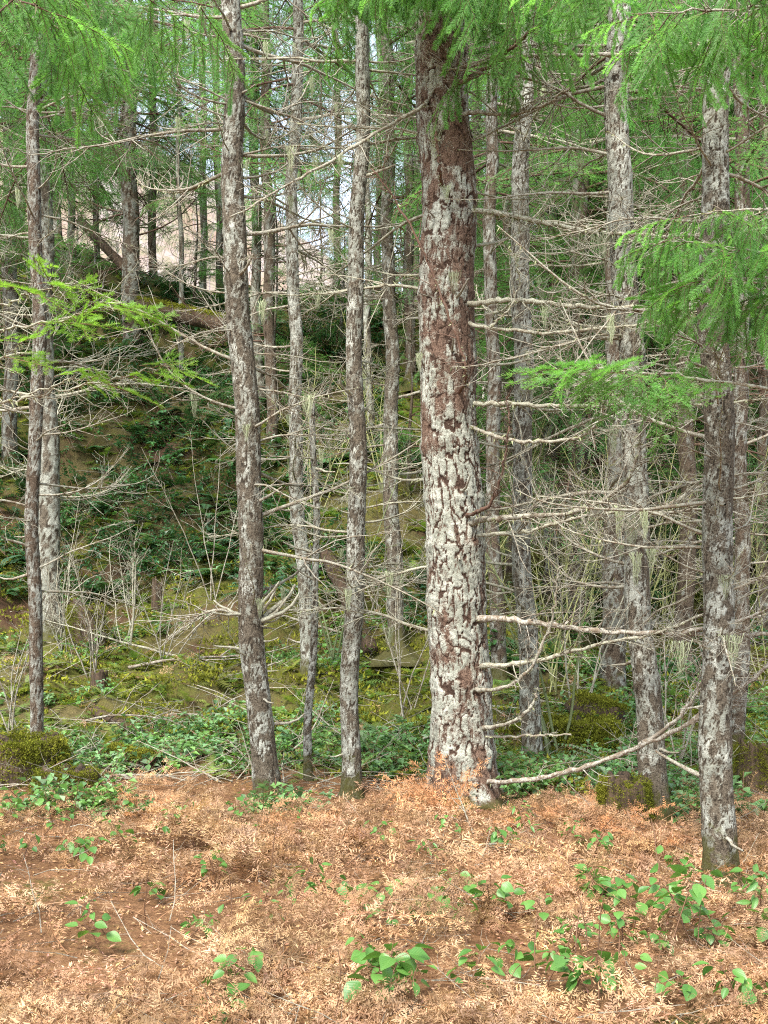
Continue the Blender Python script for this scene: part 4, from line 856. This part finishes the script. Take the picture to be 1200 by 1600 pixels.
def fern_variant(seed, nf, L):
    rng = np.random.default_rng(seed); g = Geo()
    for s in range(nf):
        a = s / nf * 6.28 + rng.normal(0, .3); ax_ = poly_branch(rng, (0, 0, 0), (math.cos(a), math.sin(a), 0.9), L * rng.uniform(.7, 1.1), 8, 0.05, -1.3)
        g.add_tube(ax_, np.linspace(0.004, 0.001, 8), 3, mat=1); V = []
        for k in range(16):
            sv = 0.12 + 0.86 * k / 16; p, t = along(ax_, sv); t = t / np.linalg.norm(t)
            for sg in (1, -1):
                sd_ = np.cross(t, (0, 0, 1.0)) * sg; ll = L * 0.16 * (1 - abs(sv - .35)) * rng.uniform(.8, 1.1)
                V += [p - t * ll * .15, p + sd_ * ll * .6 - t * ll * .10, p + sd_ * ll + t * ll * .25 - np.array([0, 0, ll * .2]), p + t * ll * .17]
        g.add(V, f4=np.arange(len(V)).reshape(-1, 4), col=np.full(3, rng.uniform(.4, .6)))
    return g.arrays()
CL_D = [clump_variant(830 + k, 7, 13, 0.45, 0.07, 0.043) for k in range(4)] + [fern_variant(840 + k, 9, 0.6) for k in range(2)]
CL_L = [clump_variant(850 + k, 4, 8, 0.24, 0.052, 0.042) for k in range(4)]
rg = np.random.default_rng(13)
x, y = in_view(2000, 12.5, 25, rg, 0.4, 0.8); p = np.stack([x, y], -1)
uu = U0 + F * x / y; vv = V0 + (H - terr(x, y)) / y * F
want = np.where(x < 0.2, 0.58 + 0.9 * np.exp(-((uu - 260) / 190) ** 2 - ((vv - 720) / 210) ** 2), 0.42)
want = want * np.where(x < 0.2, sstep(vv, 985, 900), 1.0); keep = fbm(p * 0.8, 3, 66) * 0.9 + 0.02 < want * 0.95; x, y = x[keep], y[keep]; n = len(x)
g = Geo(); tn = rg.uniform(0.35, 0.65, n)[:, None] * np.stack([np.ones(n), rg.uniform(.9, 1.1, n), rg.uniform(.8, 1.5, n)], -1)
scatter(g, CL_D, rg.integers(0, 6, n), np.stack([x, y, terr(x, y) - 0.05], -1), rotm(rg.uniform(0, 6.28, n), rg.normal(0, 0.2, n), rg.normal(0, .2, n)), rg.uniform(0.7, 1.5, n), tn)
tag(g.build('undergrowth', [SHRUB, STEM], None, False), 'dark green leafy undergrowth covering the hillside', 'undergrowth', kind='stuff')
x, y = in_view(3300, 7.6, 14, rg, 0.9, 1.4); p = np.stack([x, y], -1); uu = U0 + F * x / y
want = 0.16 + 0.12 * (y > 8.4) + 0.42 * np.exp(-((uu - 420) / 240) ** 2) * np.exp(-((y - 9.8) / 1.2) ** 2) + 0.2 * np.exp(-((uu - 1000) / 200) ** 2)
keep = 0.5 + (fbm(p * 1.3, 3, 68) - .5) * 1.5 < want + .06; x, y = x[keep], y[keep]; n = len(x)
g = Geo(); tn = rg.uniform(0.35, 0.7, n)[:, None] * np.stack([np.ones(n), np.ones(n), rg.uniform(.6, 1.1, n)], -1)
scatter(g, CL_L, rg.integers(0, 4, n), np.stack([x, y, terr(x, y) - 0.02], -1), rotm(rg.uniform(0, 6.28, n), rg.normal(0, 0.2, n), rg.normal(0, .2, n)), rg.uniform(0.7, 1.4, n), tn)
tag(g.build('bramble_leaves', [SHRUB_LIGHT, STEM], None, False), 'low light green bramble leaves along the foot of the slope', 'undergrowth', kind='stuff')

SLOPE = m_leaf('slope_fern', (0.10, 0.17, 0.03), (0.17, 0.23, 0.05), 0.4, 0.6)
def small_fern(seed):
    rng = np.random.default_rng(seed); g = Geo()
    for s in range(6):
        a = s + rng.normal(0, .4); q = poly_branch(rng, (0, 0, 0), (math.cos(a), math.sin(a), 0.9), rng.uniform(.6, 1.1), 6, 0.08, -1.2); V = []
        for k in range(9):
            p, t = along(q, 0.1 + .88 * k / 9); t = t / np.linalg.norm(t)
            for sg in (1, -1):
                sd_ = np.cross(t, (0, 0, 1.0)) * sg; ll = .26 * (1 - abs(k / 9 - .35)); V += [p - t * ll * .2, p + sd_ * ll + t * ll * .3, p + t * ll * .2]
        g.add(V, f3=np.arange(len(V)).reshape(-1, 3), col=np.full(3, rng.uniform(.38, .62)))
    return g.arrays()
SF = [small_fern(860 + k) for k in range(4)]
x, y = in_view(5600, 8.8, 25, rg, 0.9, 0.85); p = np.stack([x, y], -1); keep = fbm(p * 0.9, 3, 88) > 0.42; x, y = x[keep], y[keep]; n = len(x)
g = Geo(); tn = rg.uniform(0.3, 0.62, n)[:, None] * np.stack([rg.uniform(.8, 1.35, n), np.ones(n), np.ones(n)], -1)
scatter(g, SF, rg.integers(0, 4, n), np.stack([x, y, terr(x, y) - 0.03], -1), rotm(rg.uniform(0, 6.28, n), rg.normal(0, 0.2, n), rg.normal(0, .2, n)), rg.uniform(0.14, 0.36, n), tn)
tag(g.build('slope_greenery', [SLOPE], None, False), 'small yellow green ferns and seedlings all over the slope', 'undergrowth', kind='stuff')

# moss cushions
def moss_variant(seed):
    rng = np.random.default_rng(seed); n = 48; a = rng.uniform(0, 6.28, n); r = np.sqrt(rng.random(n)); q = np.stack([r * np.cos(a), r * np.sin(a), 0.35 * (1 - r ** 2)], -1)
    V = []
    for k in range(n):
        dr = q[k] * np.array([.6, .6, 1]) + np.array([0, 0, .35]) + rng.normal(0, .35, 3); dr /= np.linalg.norm(dr); wv = np.cross(dr, rng.normal(0, 1, 3)); wv /= np.linalg.norm(wv); l = rng.uniform(.12, .3)
        V += [q[k] - wv * .07, q[k] + wv * .07, q[k] + dr * l]
    g = Geo(); g.add(V, f3=np.arange(3 * n).reshape(-1, 3), col=rng.uniform(.35, .65, (n, 1)).repeat(3, 0).repeat(3, 1)); return g.arrays()
MV = [moss_variant(870 + k) for k in range(3)]
x, y = in_view(4700, 8.4, 21, rg, 0.8, 1.2); keep = moss_at(x, y) + rg.normal(0, .12, len(x)) > 0.48; x, y = x[keep], y[keep]; n = len(x)
g = Geo(); scatter(g, MV, rg.integers(0, 3, n), np.stack([x, y, terr(x, y) - 0.02], -1), rotm(rg.uniform(0, 6.28, n), rg.normal(0, .3, n), rg.normal(0, .3, n)), rg.uniform(0.06, 0.24, n), rg.uniform(.35, .65, n)[:, None].repeat(3, 1))
tag(g.build('moss', [MOSSM], None, False), 'yellow green moss cushions on the slope', 'moss', kind='stuff')

# fallen twigs
def litter_variant(seed):
    rng = np.random.default_rng(seed); g = Geo(); q = poly_branch(rng, (0, 0, 0), (1, 0, 0), 1, 5, .14, 0); r = np.linspace(.008, .003, 5); g.add_tube(q, r, 3); twigs_on(g, rng, q, r * .8, 4, .5, 0, .2, 0.2, flat=.4, npt=3); return g.arrays()
LV = [litter_variant(880 + k) for k in range(6)]
x, y = in_view(2000, 8.3, 20, rg, .3, 1.2); x2, y2 = in_view(420, 3.4, 8.5, rg, .2); x = np.concatenate([x, x2]); y = np.concatenate([y, y2]); n = len(x)
g = Geo(); scatter(g, LV, rg.integers(0, 6, n), np.stack([x, y, terr(x, y) + .02], -1), rotm(rg.uniform(0, 6.28, n), rg.normal(.08, .2, n), rg.uniform(0, 6.28, n)), rg.uniform(.2, .9, n) * np.where(y < 8.4, .5, 1), None)
tag(g.build('twig_litter', [TWIG_MID], None, False), 'fallen grey brown twigs strewn on the forest floor', 'twigs', kind='stuff')
# loose bits of dead leaf and needle on the near floor
x, y = in_view(17000, 3.3, 9.3, rg, .7); n = len(x); z = terr(x, y) + .012
V = np.array([[-.5, -.12, 0], [0.1, -.2, .08], [.5, 0, 0], [0, .2, .06]]); bits = [(V, np.zeros((0, 3), int), np.array([[0, 1, 2, 3]]), np.zeros(1, int), np.full((4, 3), .5))]
g = Geo(); tt = rg.uniform(.2, .65, n)[:, None] * np.stack([np.ones(n), rg.uniform(.8, 1.1, n), rg.uniform(.7, 1.2, n)], -1)
scatter(g, bits, np.zeros(n, int), np.stack([x, y, z], -1), rotm(rg.uniform(0, 6.28, n), rg.normal(0, .3, n), rg.normal(0, .4, n)), rg.uniform(.010, .034, n), tt)
tag(g.build('leaf_litter', [FERN_DEAD], None, False), 'small dead leaf scraps on the near forest floor', 'leaf litter', kind='stuff')

# ------------------------------------------------------------------ individual plants
def leaf_mesh(seed, ratio, fold, curl):
    rng = np.random.default_rng(seed); nu, nv = 7, 5; V = []
    for i in range(nu):
        s = i / (nu - 1); wd = ratio * (math.sin(math.pi * min(1, s * 0.93 + .035) ** 0.8)) * .5
        for j in range(nv):
            t = (j / (nv - 1) - .5) * 2; V.append([s, t * wd, abs(t) * wd * fold - curl * s * s + rng.normal(0, .008)])
    i = (np.arange(nu - 1)[:, None] * nv + np.arange(nv - 1)[None]).reshape(-1); g = Geo(); g.add(V, f4=np.stack([i, i + 1, i + nv + 1, i + nv], -1)); return mesh_of(g, 'leaf', [PLANT])
LEAF = [leaf_mesh(900 + k, [.82, .72, .9, .62][k], [.3, .2, .15, .35][k], [.2, .1, .3, .15][k]) for k in range(4)]
LEAF_N = [leaf_mesh(910 + k, .36, .3, .15) for k in range(2)]
PXY = []
def plant(u, v, nl, size, h, label, seed, name='salal_plant', cat='plant', narrow=False, group='leafy plants among the dead bracken', lean=None):
    d = F * H / (v - V0); x = (u - U0) / F * d; z = float(terr(x, d)); rng = np.random.default_rng(seed)
    nl = int(nl * 1.9); size *= .84; h = h * 1.6 + .10 * clumpy(np.array(x), np.array(d)) + .03; root = thing(name, label, cat, (x, d, z - .02), group); g = Geo(); PXY.append((x, d, label))
    a = rng.uniform(0, 6.28) if lean is None else lean; st = poly_branch(rng, (0, 0, 0), (math.cos(a) * .45, math.sin(a) * .45, 1), h, 8, .10, -.3)
    h = float(h); g.add_tube(st, np.linspace(.0042, .002, 8), 4); pts = []
    for k in range(nl):
        s = 0.45 + .55 * (k + 1) / nl; p, t = along(st, min(s, .999)); az = k * 2.4 + rng.normal(0, .4); dr = np.array([math.cos(az), math.sin(az), .35]); dr /= np.linalg.norm(dr)
        pe = .03 + .75 * size * rng.random(); e = p + dr * pe; g.add_tube(np.array([p, (p + e) / 2 + [0, 0, .004], e]), [.0014, .0012, .001], 3); pts.append((e, az, k))
    g.build('stem', [STEM], root)
    L = LEAF_N if narrow else LEAF
    for e, az, k in pts:
        obj('leaf', L[rng.integers(len(L))], root, mat4(rotm(az + rng.normal(0, .4), rng.normal(-.25, .4), rng.normal(0, .5)), e, size * rng.uniform(.75, 1.2)))
for k, a in enumerate(PL): plant(*a[:6], 1000 + k, narrow=('narrow' in a[5] or 'fern-like' in a[5] or 'pointed' in a[5] or 'pale-leaved' in a[5]))

rp = np.random.default_rng(44); LABP = PXY; PXY = []
for k, (px, py, lab) in enumerate(LABP):
    if len(lab.split()) > 9: continue
    for sg in (1, -1):
        x = px + sg * rp.uniform(.2, .45); y = py + rp.uniform(-.3, .35)
        plant(U0 + F * x / y, V0 + F * H / y, 5 + rp.integers(5), rp.uniform(.045, .07), rp.uniform(.06, .14), f'small bramble sprig {"right" if sg > 0 else "left"} of the {lab}', 2000 + 2 * k + (sg > 0), name='bramble_sprig', group='small bramble sprigs')
PXY = LABP
# upright brown stalks
rs = np.random.default_rng(31); STK = []
for k in range(5):
    g = Geo(); q = poly_branch(rs, (0, 0, 0), (0, 0, 1), 1, 7, .09, 0); r = np.linspace(.009, .004, 7); g.add_tube(q, r, 4); twigs_on(g, rs, q, r, 2, .3, 0, .4, .4); STK.append(mesh_of(g, 'dry_stalk', [STEM]))
stalks = []
for k, (px, py, lab) in enumerate(PXY):
    if len(lab.split()) > 10: continue
    x = px + rs.choice([-1, 1]) * rs.uniform(.07, .2); y = py + rs.uniform(-.15, .15)
    o = obj('dry_stalk', STK[k % 5], None, Matrix.Translation((x, y, float(terr(x, y)) - .02)) @ Matrix.Rotation(rs.uniform(0, 6.28), 4, 'Z') @ Matrix.Rotation(abs(rs.normal(0, .55)), 4, 'X') @ Matrix.Scale(rs.uniform(.25, .5), 4))
    tag(o, 'thin dry brown stalk beside the ' + lab, 'stalk', 'dry stalks in the bracken')

# standing dead ferns with fronds of their own
FRM = [mesh_np('frond', *FR[k][:4], [FERN_DEAD], False, FR[k][4] * np.array([1.0, .82, .7])) for k in range(6)]
for k, (u, v, d, n, L, lab) in enumerate([(692, 1262, 7.4, 8, .55, 'upright rust red dead fern leaning on the foot of the thickest trunk'), (665, 1255, 7.7, 6, .45, 'lower dead fern left of the foot of the thickest trunk'),
        (965, 1305, 7.1, 7, .5, 'dead fern standing before the tilted silver fir'), (935, 1290, 7.4, 6, .45, 'dead fern beside the mossy mound'), (860, 1290, 7.2, 6, .42, 'dead fern under the long bleached branch'),
        (405, 1330, 6.6, 7, .48, 'arched dead fern below the bent grey fir'), (1040, 1330, 6.6, 6, .45, 'dead fern between the tilted silver fir and the nearest fir'), (480, 1300, 7.2, 6, .42, 'dead fern at the edge of the brambles'), (215, 1270, 7.6, 6, .42, 'dead fern beside the mossy stump'), (1085, 1400, 5.7, 6, .4, 'dead fern drooping at the foot of the nearest fir')]):
    x = (u - U0) / F * d; rt = thing('dead_fern', lab, 'fern', (x, d, float(terr(x, d)) - .03), 'standing dead ferns')
    rr = np.random.default_rng(40 + k)
    for j in range(n): obj('frond', FRM[rr.integers(6)], rt, mat4(rotm(j / n * 6.28 + rr.normal(0, .4), rr.uniform(.5, 1.25) if k < 2 else rr.uniform(.25, .85), rr.normal(0, .4)), rr.normal(0, .02, 3), L * (1 if k < 2 else .85) * rr.uniform(.7, 1.3)))
# green ferns on the slope
GF = []
for k in range(3):
    V_, f3_, f4_, m_, c_ = fern_variant(845 + k, 1, 1.0); GF.append(mesh_np('frond', V_, f3_, f4_, m_, [SHRUB_LIGHT, STEM], False, c_))
for k, (u, d, n, L, lab) in enumerate([(905, 10.2, 10, .5, 'green sword fern by the mossy mound beyond the upright grey fir'), (960, 9.6, 10, .55, 'green sword fern before the stout trunk'), (930, 11.5, 9, .5, 'sword fern on the slope between the grey fir and the stout trunk'),
        (1080, 10.5, 9, .5, 'sword fern behind the nearest fir'), (1190, 9.5, 10, .6, 'sword fern at the right edge by the rotten stump'), (600, 10.2, 9, .45, 'sword fern at the foot of the slope left of the thickest trunk'), (640, 11.3, 9, .45, 'sword fern behind the thickest trunk'),
        (300, 15.5, 9, .6, 'sword fern high on the slope left of the bent grey fir'), (240, 16.2, 9, .6, 'sword fern under the dark undergrowth'), (330, 17.0, 9, .6, 'sword fern below the mossy fallen log'), (520, 15, 9, .6, 'sword fern on the slope behind the slim straight fir'), (860, 14, 9, .55, 'sword fern near the green bare shrub')]):
    x = (u - U0) / F * d; rt = thing('sword_fern', lab, 'fern', (x, d, float(terr(x, d)) - .03), 'green ferns on the slope'); rr = np.random.default_rng(60 + k)
    for j in range(n): obj('frond', GF[rr.integers(3)], rt, mat4(rotm(j / n * 6.28 + rr.normal(0, .3), rr.normal(0, .15), 0), (0, 0, 0), L * rr.uniform(.8, 1.2)))

# bare shrubs
def shrub(u, d, n, h, r, mat, label, seed, ntw=10):
    x = (u - U0) / F * d; rt = thing('bare_shrub', label, 'shrub', (x, d, float(terr(x, d)) - .04), 'bare shrubs'); rr = np.random.default_rng(seed)
    for k in range(n):
        g = Geo(); a = rr.uniform(0, 6.28); q = poly_branch(rr, rr.normal(0, .05, 3) * [1, 1, 0], (math.cos(a) * .3, math.sin(a) * .3, 1), h * rr.uniform(.7, 1.2), 12, .07, 0); rad = np.linspace(r, r * .3, 12)
        g.add_tube(q, rad, 5); twigs_on(g, rr, q, rad, ntw, h * .35, 3, .25, .3); g.build('stem', [mat], rt)
shrub(868, 9.9, 5, 2.2, .016, GSTEM, 'bare shrub with green upright stems right of the upright grey fir', 1)
shrub(905, 11.5, 4, 2.4, .012, TWIG_PALE, 'bare twiggy shrub between the upright grey fir and the stout trunk', 2, 16)
shrub(1050, 9.5, 4, 2.4, .010, TWIG_MID, 'bare thin shrub between the tilted silver fir and the nearest fir', 3, 16)
shrub(250, 12.5, 6, 1.4, .009, TWIG_MID, 'low tangle of pale bare twigs on the open slope', 4, 16)
shrub(150, 12.3, 6, 1.4, .010, TWIG_MID, 'bare pale twig thicket behind the slim blue grey fir', 5, 16)
shrub(330, 14.5, 4, 2.2, .010, TWIG_MID, 'tall bare shrub in the dark undergrowth', 6, 14)
shrub(520, 12.8, 4, 2.6, .014, GSTEM, 'bare greenish shrub between the thin dead pole and the slim straight fir', 7, 12)
shrub(640, 11.6, 5, 2.0, .009, TWIG_MID, 'bare brown brush left of the thickest trunk', 8, 14)
shrub(20, 10.5, 5, 1.5, .010, TWIG_MID, 'bare pale brush at the left edge', 9, 14)
shrub(580, 14.5, 4, 2.4, .010, TWIG_MID, 'bare shrub on the slope behind the slim straight fir', 10, 14)
shrub(960, 15.5, 5, 3.0, .011, TWIG_MID, 'tall yellowish bare brush deep in the right-hand stand', 11, 18)
shrub(1010, 17.5, 5, 3.0, .011, TWIG_PALE, 'tall bare brush behind the tilted silver fir', 12, 18)

BRUSH = m_branch('mossy_twig', (0.20, 0.20, 0.075), (0.40, 0.41, 0.18), 0.7)
shrub(880, 14.5, 5, 2.6, .010, BRUSH, 'mossy yellow green brush between the upright grey fir and the stout trunk', 13, 22)
shrub(930, 18.5, 6, 3.4, .011, BRUSH, 'tall mossy brush far behind the stout trunk', 14, 22)
shrub(1040, 14.5, 5, 2.6, .010, BRUSH, 'mossy brush behind the reddish brown trunk', 15, 22)
shrub(1100, 16.5, 6, 3.0, .010, BRUSH, 'mossy brush seen on both sides of the nearest fir', 16, 22)
shrub(1195, 13.5, 5, 2.6, .010, BRUSH, 'mossy brush at the right edge', 17, 22)
for k_, (u_, d_, w_) in enumerate([(770, 16, 'beyond the mottled brown trunk'), (845, 19, 'in the depth right of the upright grey fir'), (900, 16, 'above the mossy mound'), (990, 13, 'close behind the tilted silver fir'), (1065, 18, 'around the reddish brown trunk'), (1140, 14, 'close behind the nearest fir'), (1170, 19, 'deep beyond the narrow dark trunk'), (870, 12, 'around the green upright stems')]):
    shrub(u_, d_, 6, 2.0 + .1 * d_, .010, BRUSH, 'thin mossy yellow green brush ' + w_, 30 + k_, 24)
shrub(700, 13.5, 5, 2.6, .010, BRUSH, 'mossy brush right behind the thickest trunk', 18, 18)
shrub(600, 17.5, 5, 2.8, .010, BRUSH, 'mossy yellowish brush high on the slope in the middle', 19, 18)
shrub(490, 17.0, 5, 2.6, .010, BRUSH, 'mossy yellowish brush above the thin dead pole', 20, 18)
shrub(100, 13.5, 6, 1.8, .010, TWIG_PALE, 'pale bare brush under the broad pale trunk', 21, 20)
shrub(200, 13.6, 6, 1.6, .010, TWIG_PALE, 'pale bare brush above the lichen covered dead branch', 22, 20)

# fallen branches, logs, stumps
FB = []
for k in range(6):
    FB.append(mesh_of(dead_variant(950 + k, [10, 14, 8, 16, 9, 12][k], 0.0), 'fallen_branch', [[TWIG_PALE, TWIG_MID, WHITE_WOOD][k % 3], LICHEN]))
for k, (u, d, L, az, el, lab) in enumerate([(25, 9.0, 1.4, .35, .25, 'pale forked dead branch leaning up from the mossy stump'), (130, 8.7, 1.0, .2, .1, 'white dead branch lying right of the mossy stump'), (200, 12.4, 2.0, .05, .12, 'lichen covered dead branch lying along the open slope'),
        (290, 12.9, 1.8, 2.9, .1, 'dead branch crossing the open slope below the dark undergrowth'), (230, 10.6, 1.4, .9, .3, 'dead branch propped on the slope left of the bent grey fir'), (440, 9.6, .9, .5, .5, 'short dead branch beside the bent grey fir'),
        (640, 9.9, 1.2, .4, .2, 'dead branch beside the slim straight fir'), (740, 6.9, .6, 1.9, .8, 'thin dead branch leaning before the thickest trunk'), (1060, 9.0, 1.5, .1, .1, 'dead branch lying between the tilted silver fir and the nearest fir'),
        (900, 10.8, 1.6, 2.8, .15, 'dead branch on the bank beyond the upright grey fir'), (330, 11.2, 1.3, 2.6, .1, 'dead branch lying above the brambles'), (110, 10.8, 1.4, .3, .2, 'dead branch rising behind the mossy stump'), (150, 16.5, 2.4, .5, .2, 'long dead branch lying in the dark undergrowth'), (560, 13.5, 2.0, 2.7, .2, 'dead branch lying across the slope behind the slim straight fir'), (420, 6.2, .7, .1, .02, 'dark dead branch lying on the near litter'), (800, 6.6, .8, 3.0, .02, 'dead branch flat on the bracken before the thickest trunk')]):
    x = (u - U0) / F * d; tag(obj('fallen_branch', FB[k % 6], None, mat4(rotm(az, el, .4 * k), (x, d, float(terr(x, d)) + .04), L * 1.0)), lab, 'branch', 'fallen dead branches')
def log(name, p0, p1, r, label, mossy, seed):
    rr = np.random.default_rng(seed); p0, p1 = np.array(p0, float), np.array(p1, float); rt = thing(name, label, 'log', p0.tolist()); n, m = 40, 18
    s = np.linspace(0, 1, n); q = (p1 - p0)[None] * s[:, None]; t = (p1 - p0) / np.linalg.norm(p1 - p0); A = np.cross(t, (0, 0, 1)); A /= np.linalg.norm(A); B = np.cross(A, t)
    th = np.arange(m) / m * 2 * np.pi; TH, S = np.meshgrid(th, s); nz = fbm(np.stack([np.cos(TH), np.sin(TH), S * 6], -1) * 1.6, 4, seed)
    rad = r * (.8 + .45 * nz); V = q[:, None] + rad[..., None] * (np.cos(TH)[..., None] * A + np.sin(TH)[..., None] * B)
    i = np.arange(n - 1)[:, None] * m; j = np.arange(m)[None]; k = (j + 1) % m; f4 = np.stack([i + j, i + k, i + m + k, i + m + j], -1).reshape(-1, 4)
    g = Geo(); g.add(V, f4=f4, f3=[[0, a, a + 1] for a in range(1, m - 1)] + [[(n - 1) * m, (n - 1) * m + a, (n - 1) * m + a + 1] for a in range(1, m - 1)]); g.build('wood', [ROT], rt)
    if mossy:
        c = int(mossy * 260); ss = rr.random(c); a = rr.normal(math.pi / 2, .7, c); pos = (p1 - p0)[None] * ss[:, None] + r * 1.0 * (np.cos(a)[:, None] * A + np.sin(a)[:, None] * B)
        g = Geo(); scatter(g, MV, rr.integers(0, 3, c), pos, rotm(rr.uniform(0, 6.28, c), rr.normal(0, .3, c), rr.normal(0, .3, c)), rr.uniform(.4, .9, c) * r, rr.uniform(.35, .65, c)[:, None].repeat(3, 1)); o = g.build('moss', [MOSSM], rt, False); o['kind'] = 'stuff'
def onland(u, d, dz=0): x = (u - U0) / F * d; return (x, d, float(terr(x, d)) + dz)
log('fallen_log', P(215, 478, 21), P(355, 508, 20.2), .14, 'mossy fallen log across the upper hillside by the grey hillside trunk', 1, 1)
log('fallen_log', P(125, 345, 22), P(215, 440, 21.5), .09, 'bare fallen log slanting down the hillside beside the grey hillside trunk', 0, 2)
log('fallen_log', onland(150, 11.2, .04), onland(245, 10.4, .02), .055, 'thin reddish log lying on the open slope', .35, 3)
log('fallen_log', onland(900, 11.5, .1), onland(960, 10.8, .12), .13, 'rotten log on the bank beyond the upright grey fir', .5, 4)
log('fallen_log', onland(510, 14.0, .9), onland(580, 13.0, .1), .09, 'leaning brown log behind the thin dead pole', .2, 5)
log('fallen_log', onland(170, 9.6, .05), onland(235, 9.3, .05), .09, 'low mossy log right of the mossy stump', 1, 6)
def stump(u, d, h, r, label, mossy, seed):
    x, y, z = onland(u, d, -.1); rr = np.random.default_rng(seed); rt = thing('tree_stump', label, 'stump', (x, y, z)); n, m = 26, 40
    Z, TH = np.meshgrid(np.linspace(0, h, n), np.arange(m) / m * 2 * np.pi, indexing='ij'); nz = fbm(np.stack([np.cos(TH) * 2, np.sin(TH) * 2, Z / h * 1.2], -1), 4, seed)
    rad = r * (1.25 - .3 * Z / h + 0.5 * (nz - .5)); top = h * (.75 + .5 * fbm(np.stack([np.cos(TH) * 3, np.sin(TH) * 3], -1), 3, seed + 4)); ZZ = Z / h * top
    V = np.stack([np.cos(TH) * rad, np.sin(TH) * rad, ZZ], -1); i = np.arange(n - 1)[:, None] * m; j = np.arange(m)[None]; k = (j + 1) % m
    f4 = np.stack([i + j, i + k, i + m + k, i + m + j], -1).reshape(-1, 4); VV = np.concatenate([V.reshape(-1, 3), [[0, 0, h * .7]]])
    g = Geo(); g.add(VV, f4=f4, f3=np.stack([(n - 1) * m + np.arange(m), (n - 1) * m + (np.arange(m) + 1) % m, np.full(m, n * m)], -1)); g.build('wood', [ROT], rt)
    c = int(1100 * mossy); a = rr.uniform(0, 6.28, c); hh = rr.random(c) ** .6; inn = rr.random(c) < .3
    pos = np.stack([np.cos(a) * r * np.where(inn, rr.random(c), 1.22 - .3 * hh), np.sin(a) * r * np.where(inn, rr.random(c), 1.22 - .3 * hh), np.where(inn, h * .8, hh * h)], -1)
    g = Geo(); scatter(g, MV, rr.integers(0, 3, c), pos, rotm(rr.uniform(0, 6.28, c), rr.normal(0, .7, c), rr.normal(0, .7, c)), rr.uniform(.15, .30, c) * r, rr.uniform(.25, .55, c)[:, None].repeat(3, 1)); o = g.build('moss', [MOSSM], rt, False); o['kind'] = 'stuff'
stump(40, 8.9, .42, .30, 'mossy stump at the left with the slim blue grey fir behind it', 1, 1)
stump(105, 8.4, .26, .22, 'low mossy stump right of the bigger one at the left', 1, 2)
stump(135, 13.6, .6, .22, 'rotten red brown stump on the slope below the dark undergrowth', .9, 3)
stump(1182, 8.6, .45, .16, 'rotten upright stump at the right edge behind the nearest fir', .8, 4)
stump(975, 7.5, .36, .16, 'mossy stump against the foot of the tilted silver fir', 1, 5)
stump(245, 14.6, .6, .07, 'thin broken snag with reddish wood in the dark undergrowth', .1, 6)
stump(895, 10.4, .35, .4, 'big rounded mossy mound beyond the upright grey fir', 1.3, 7)
stump(155, 12.0, .35, .09, 'small splintered red brown stub on the open slope', .1, 8)

# far bare woodland on the pink hill
rf = np.random.default_rng(77); n = 420; x = rf.uniform(-80, 20, n); y = rf.uniform(90, 175, n); g = Geo()
FV = []
for k in range(4):
    q = Geo(); rr = np.random.default_rng(990 + k); st = poly_branch(rr, (0, 0, 0), (0, 0, 1), 1, 4, .05, 0); q.add_tube(st, np.linspace(.010, .003, 4), 3); twigs_on(q, rr, st, np.full(4, .008), 18, .4, 0, .25, .7, npt=3); FV.append(q.arrays())
scatter(g, FV, rf.integers(0, 4, n), np.stack([x, y, farz(x, y) - .3], -1), rotm(rf.uniform(0, 6.28, n)), rf.uniform(6, 11, n))
def m_fartree():
    t = NT('far_bare_tree'); return t.finish(t.mix(t.noise(t.pos(), .2, 3), (0.26, 0.21, 0.20), (0.46, 0.41, 0.40)), .9, spec=0)
tag(g.build('far_woods', [m_fartree()], None, False), 'bare pinkish woods on the far hillside', 'woods', kind='stuff')
tr = sum(len(o.data.loop_triangles) or sum(len(p.vertices) - 2 for p in o.data.polygons) for o in []) 
print('OBJECTS', len(sc.objects), 'TRIS', sum(len(m.loops) - 2 * len(m.polygons) for m in bpy.data.meshes))
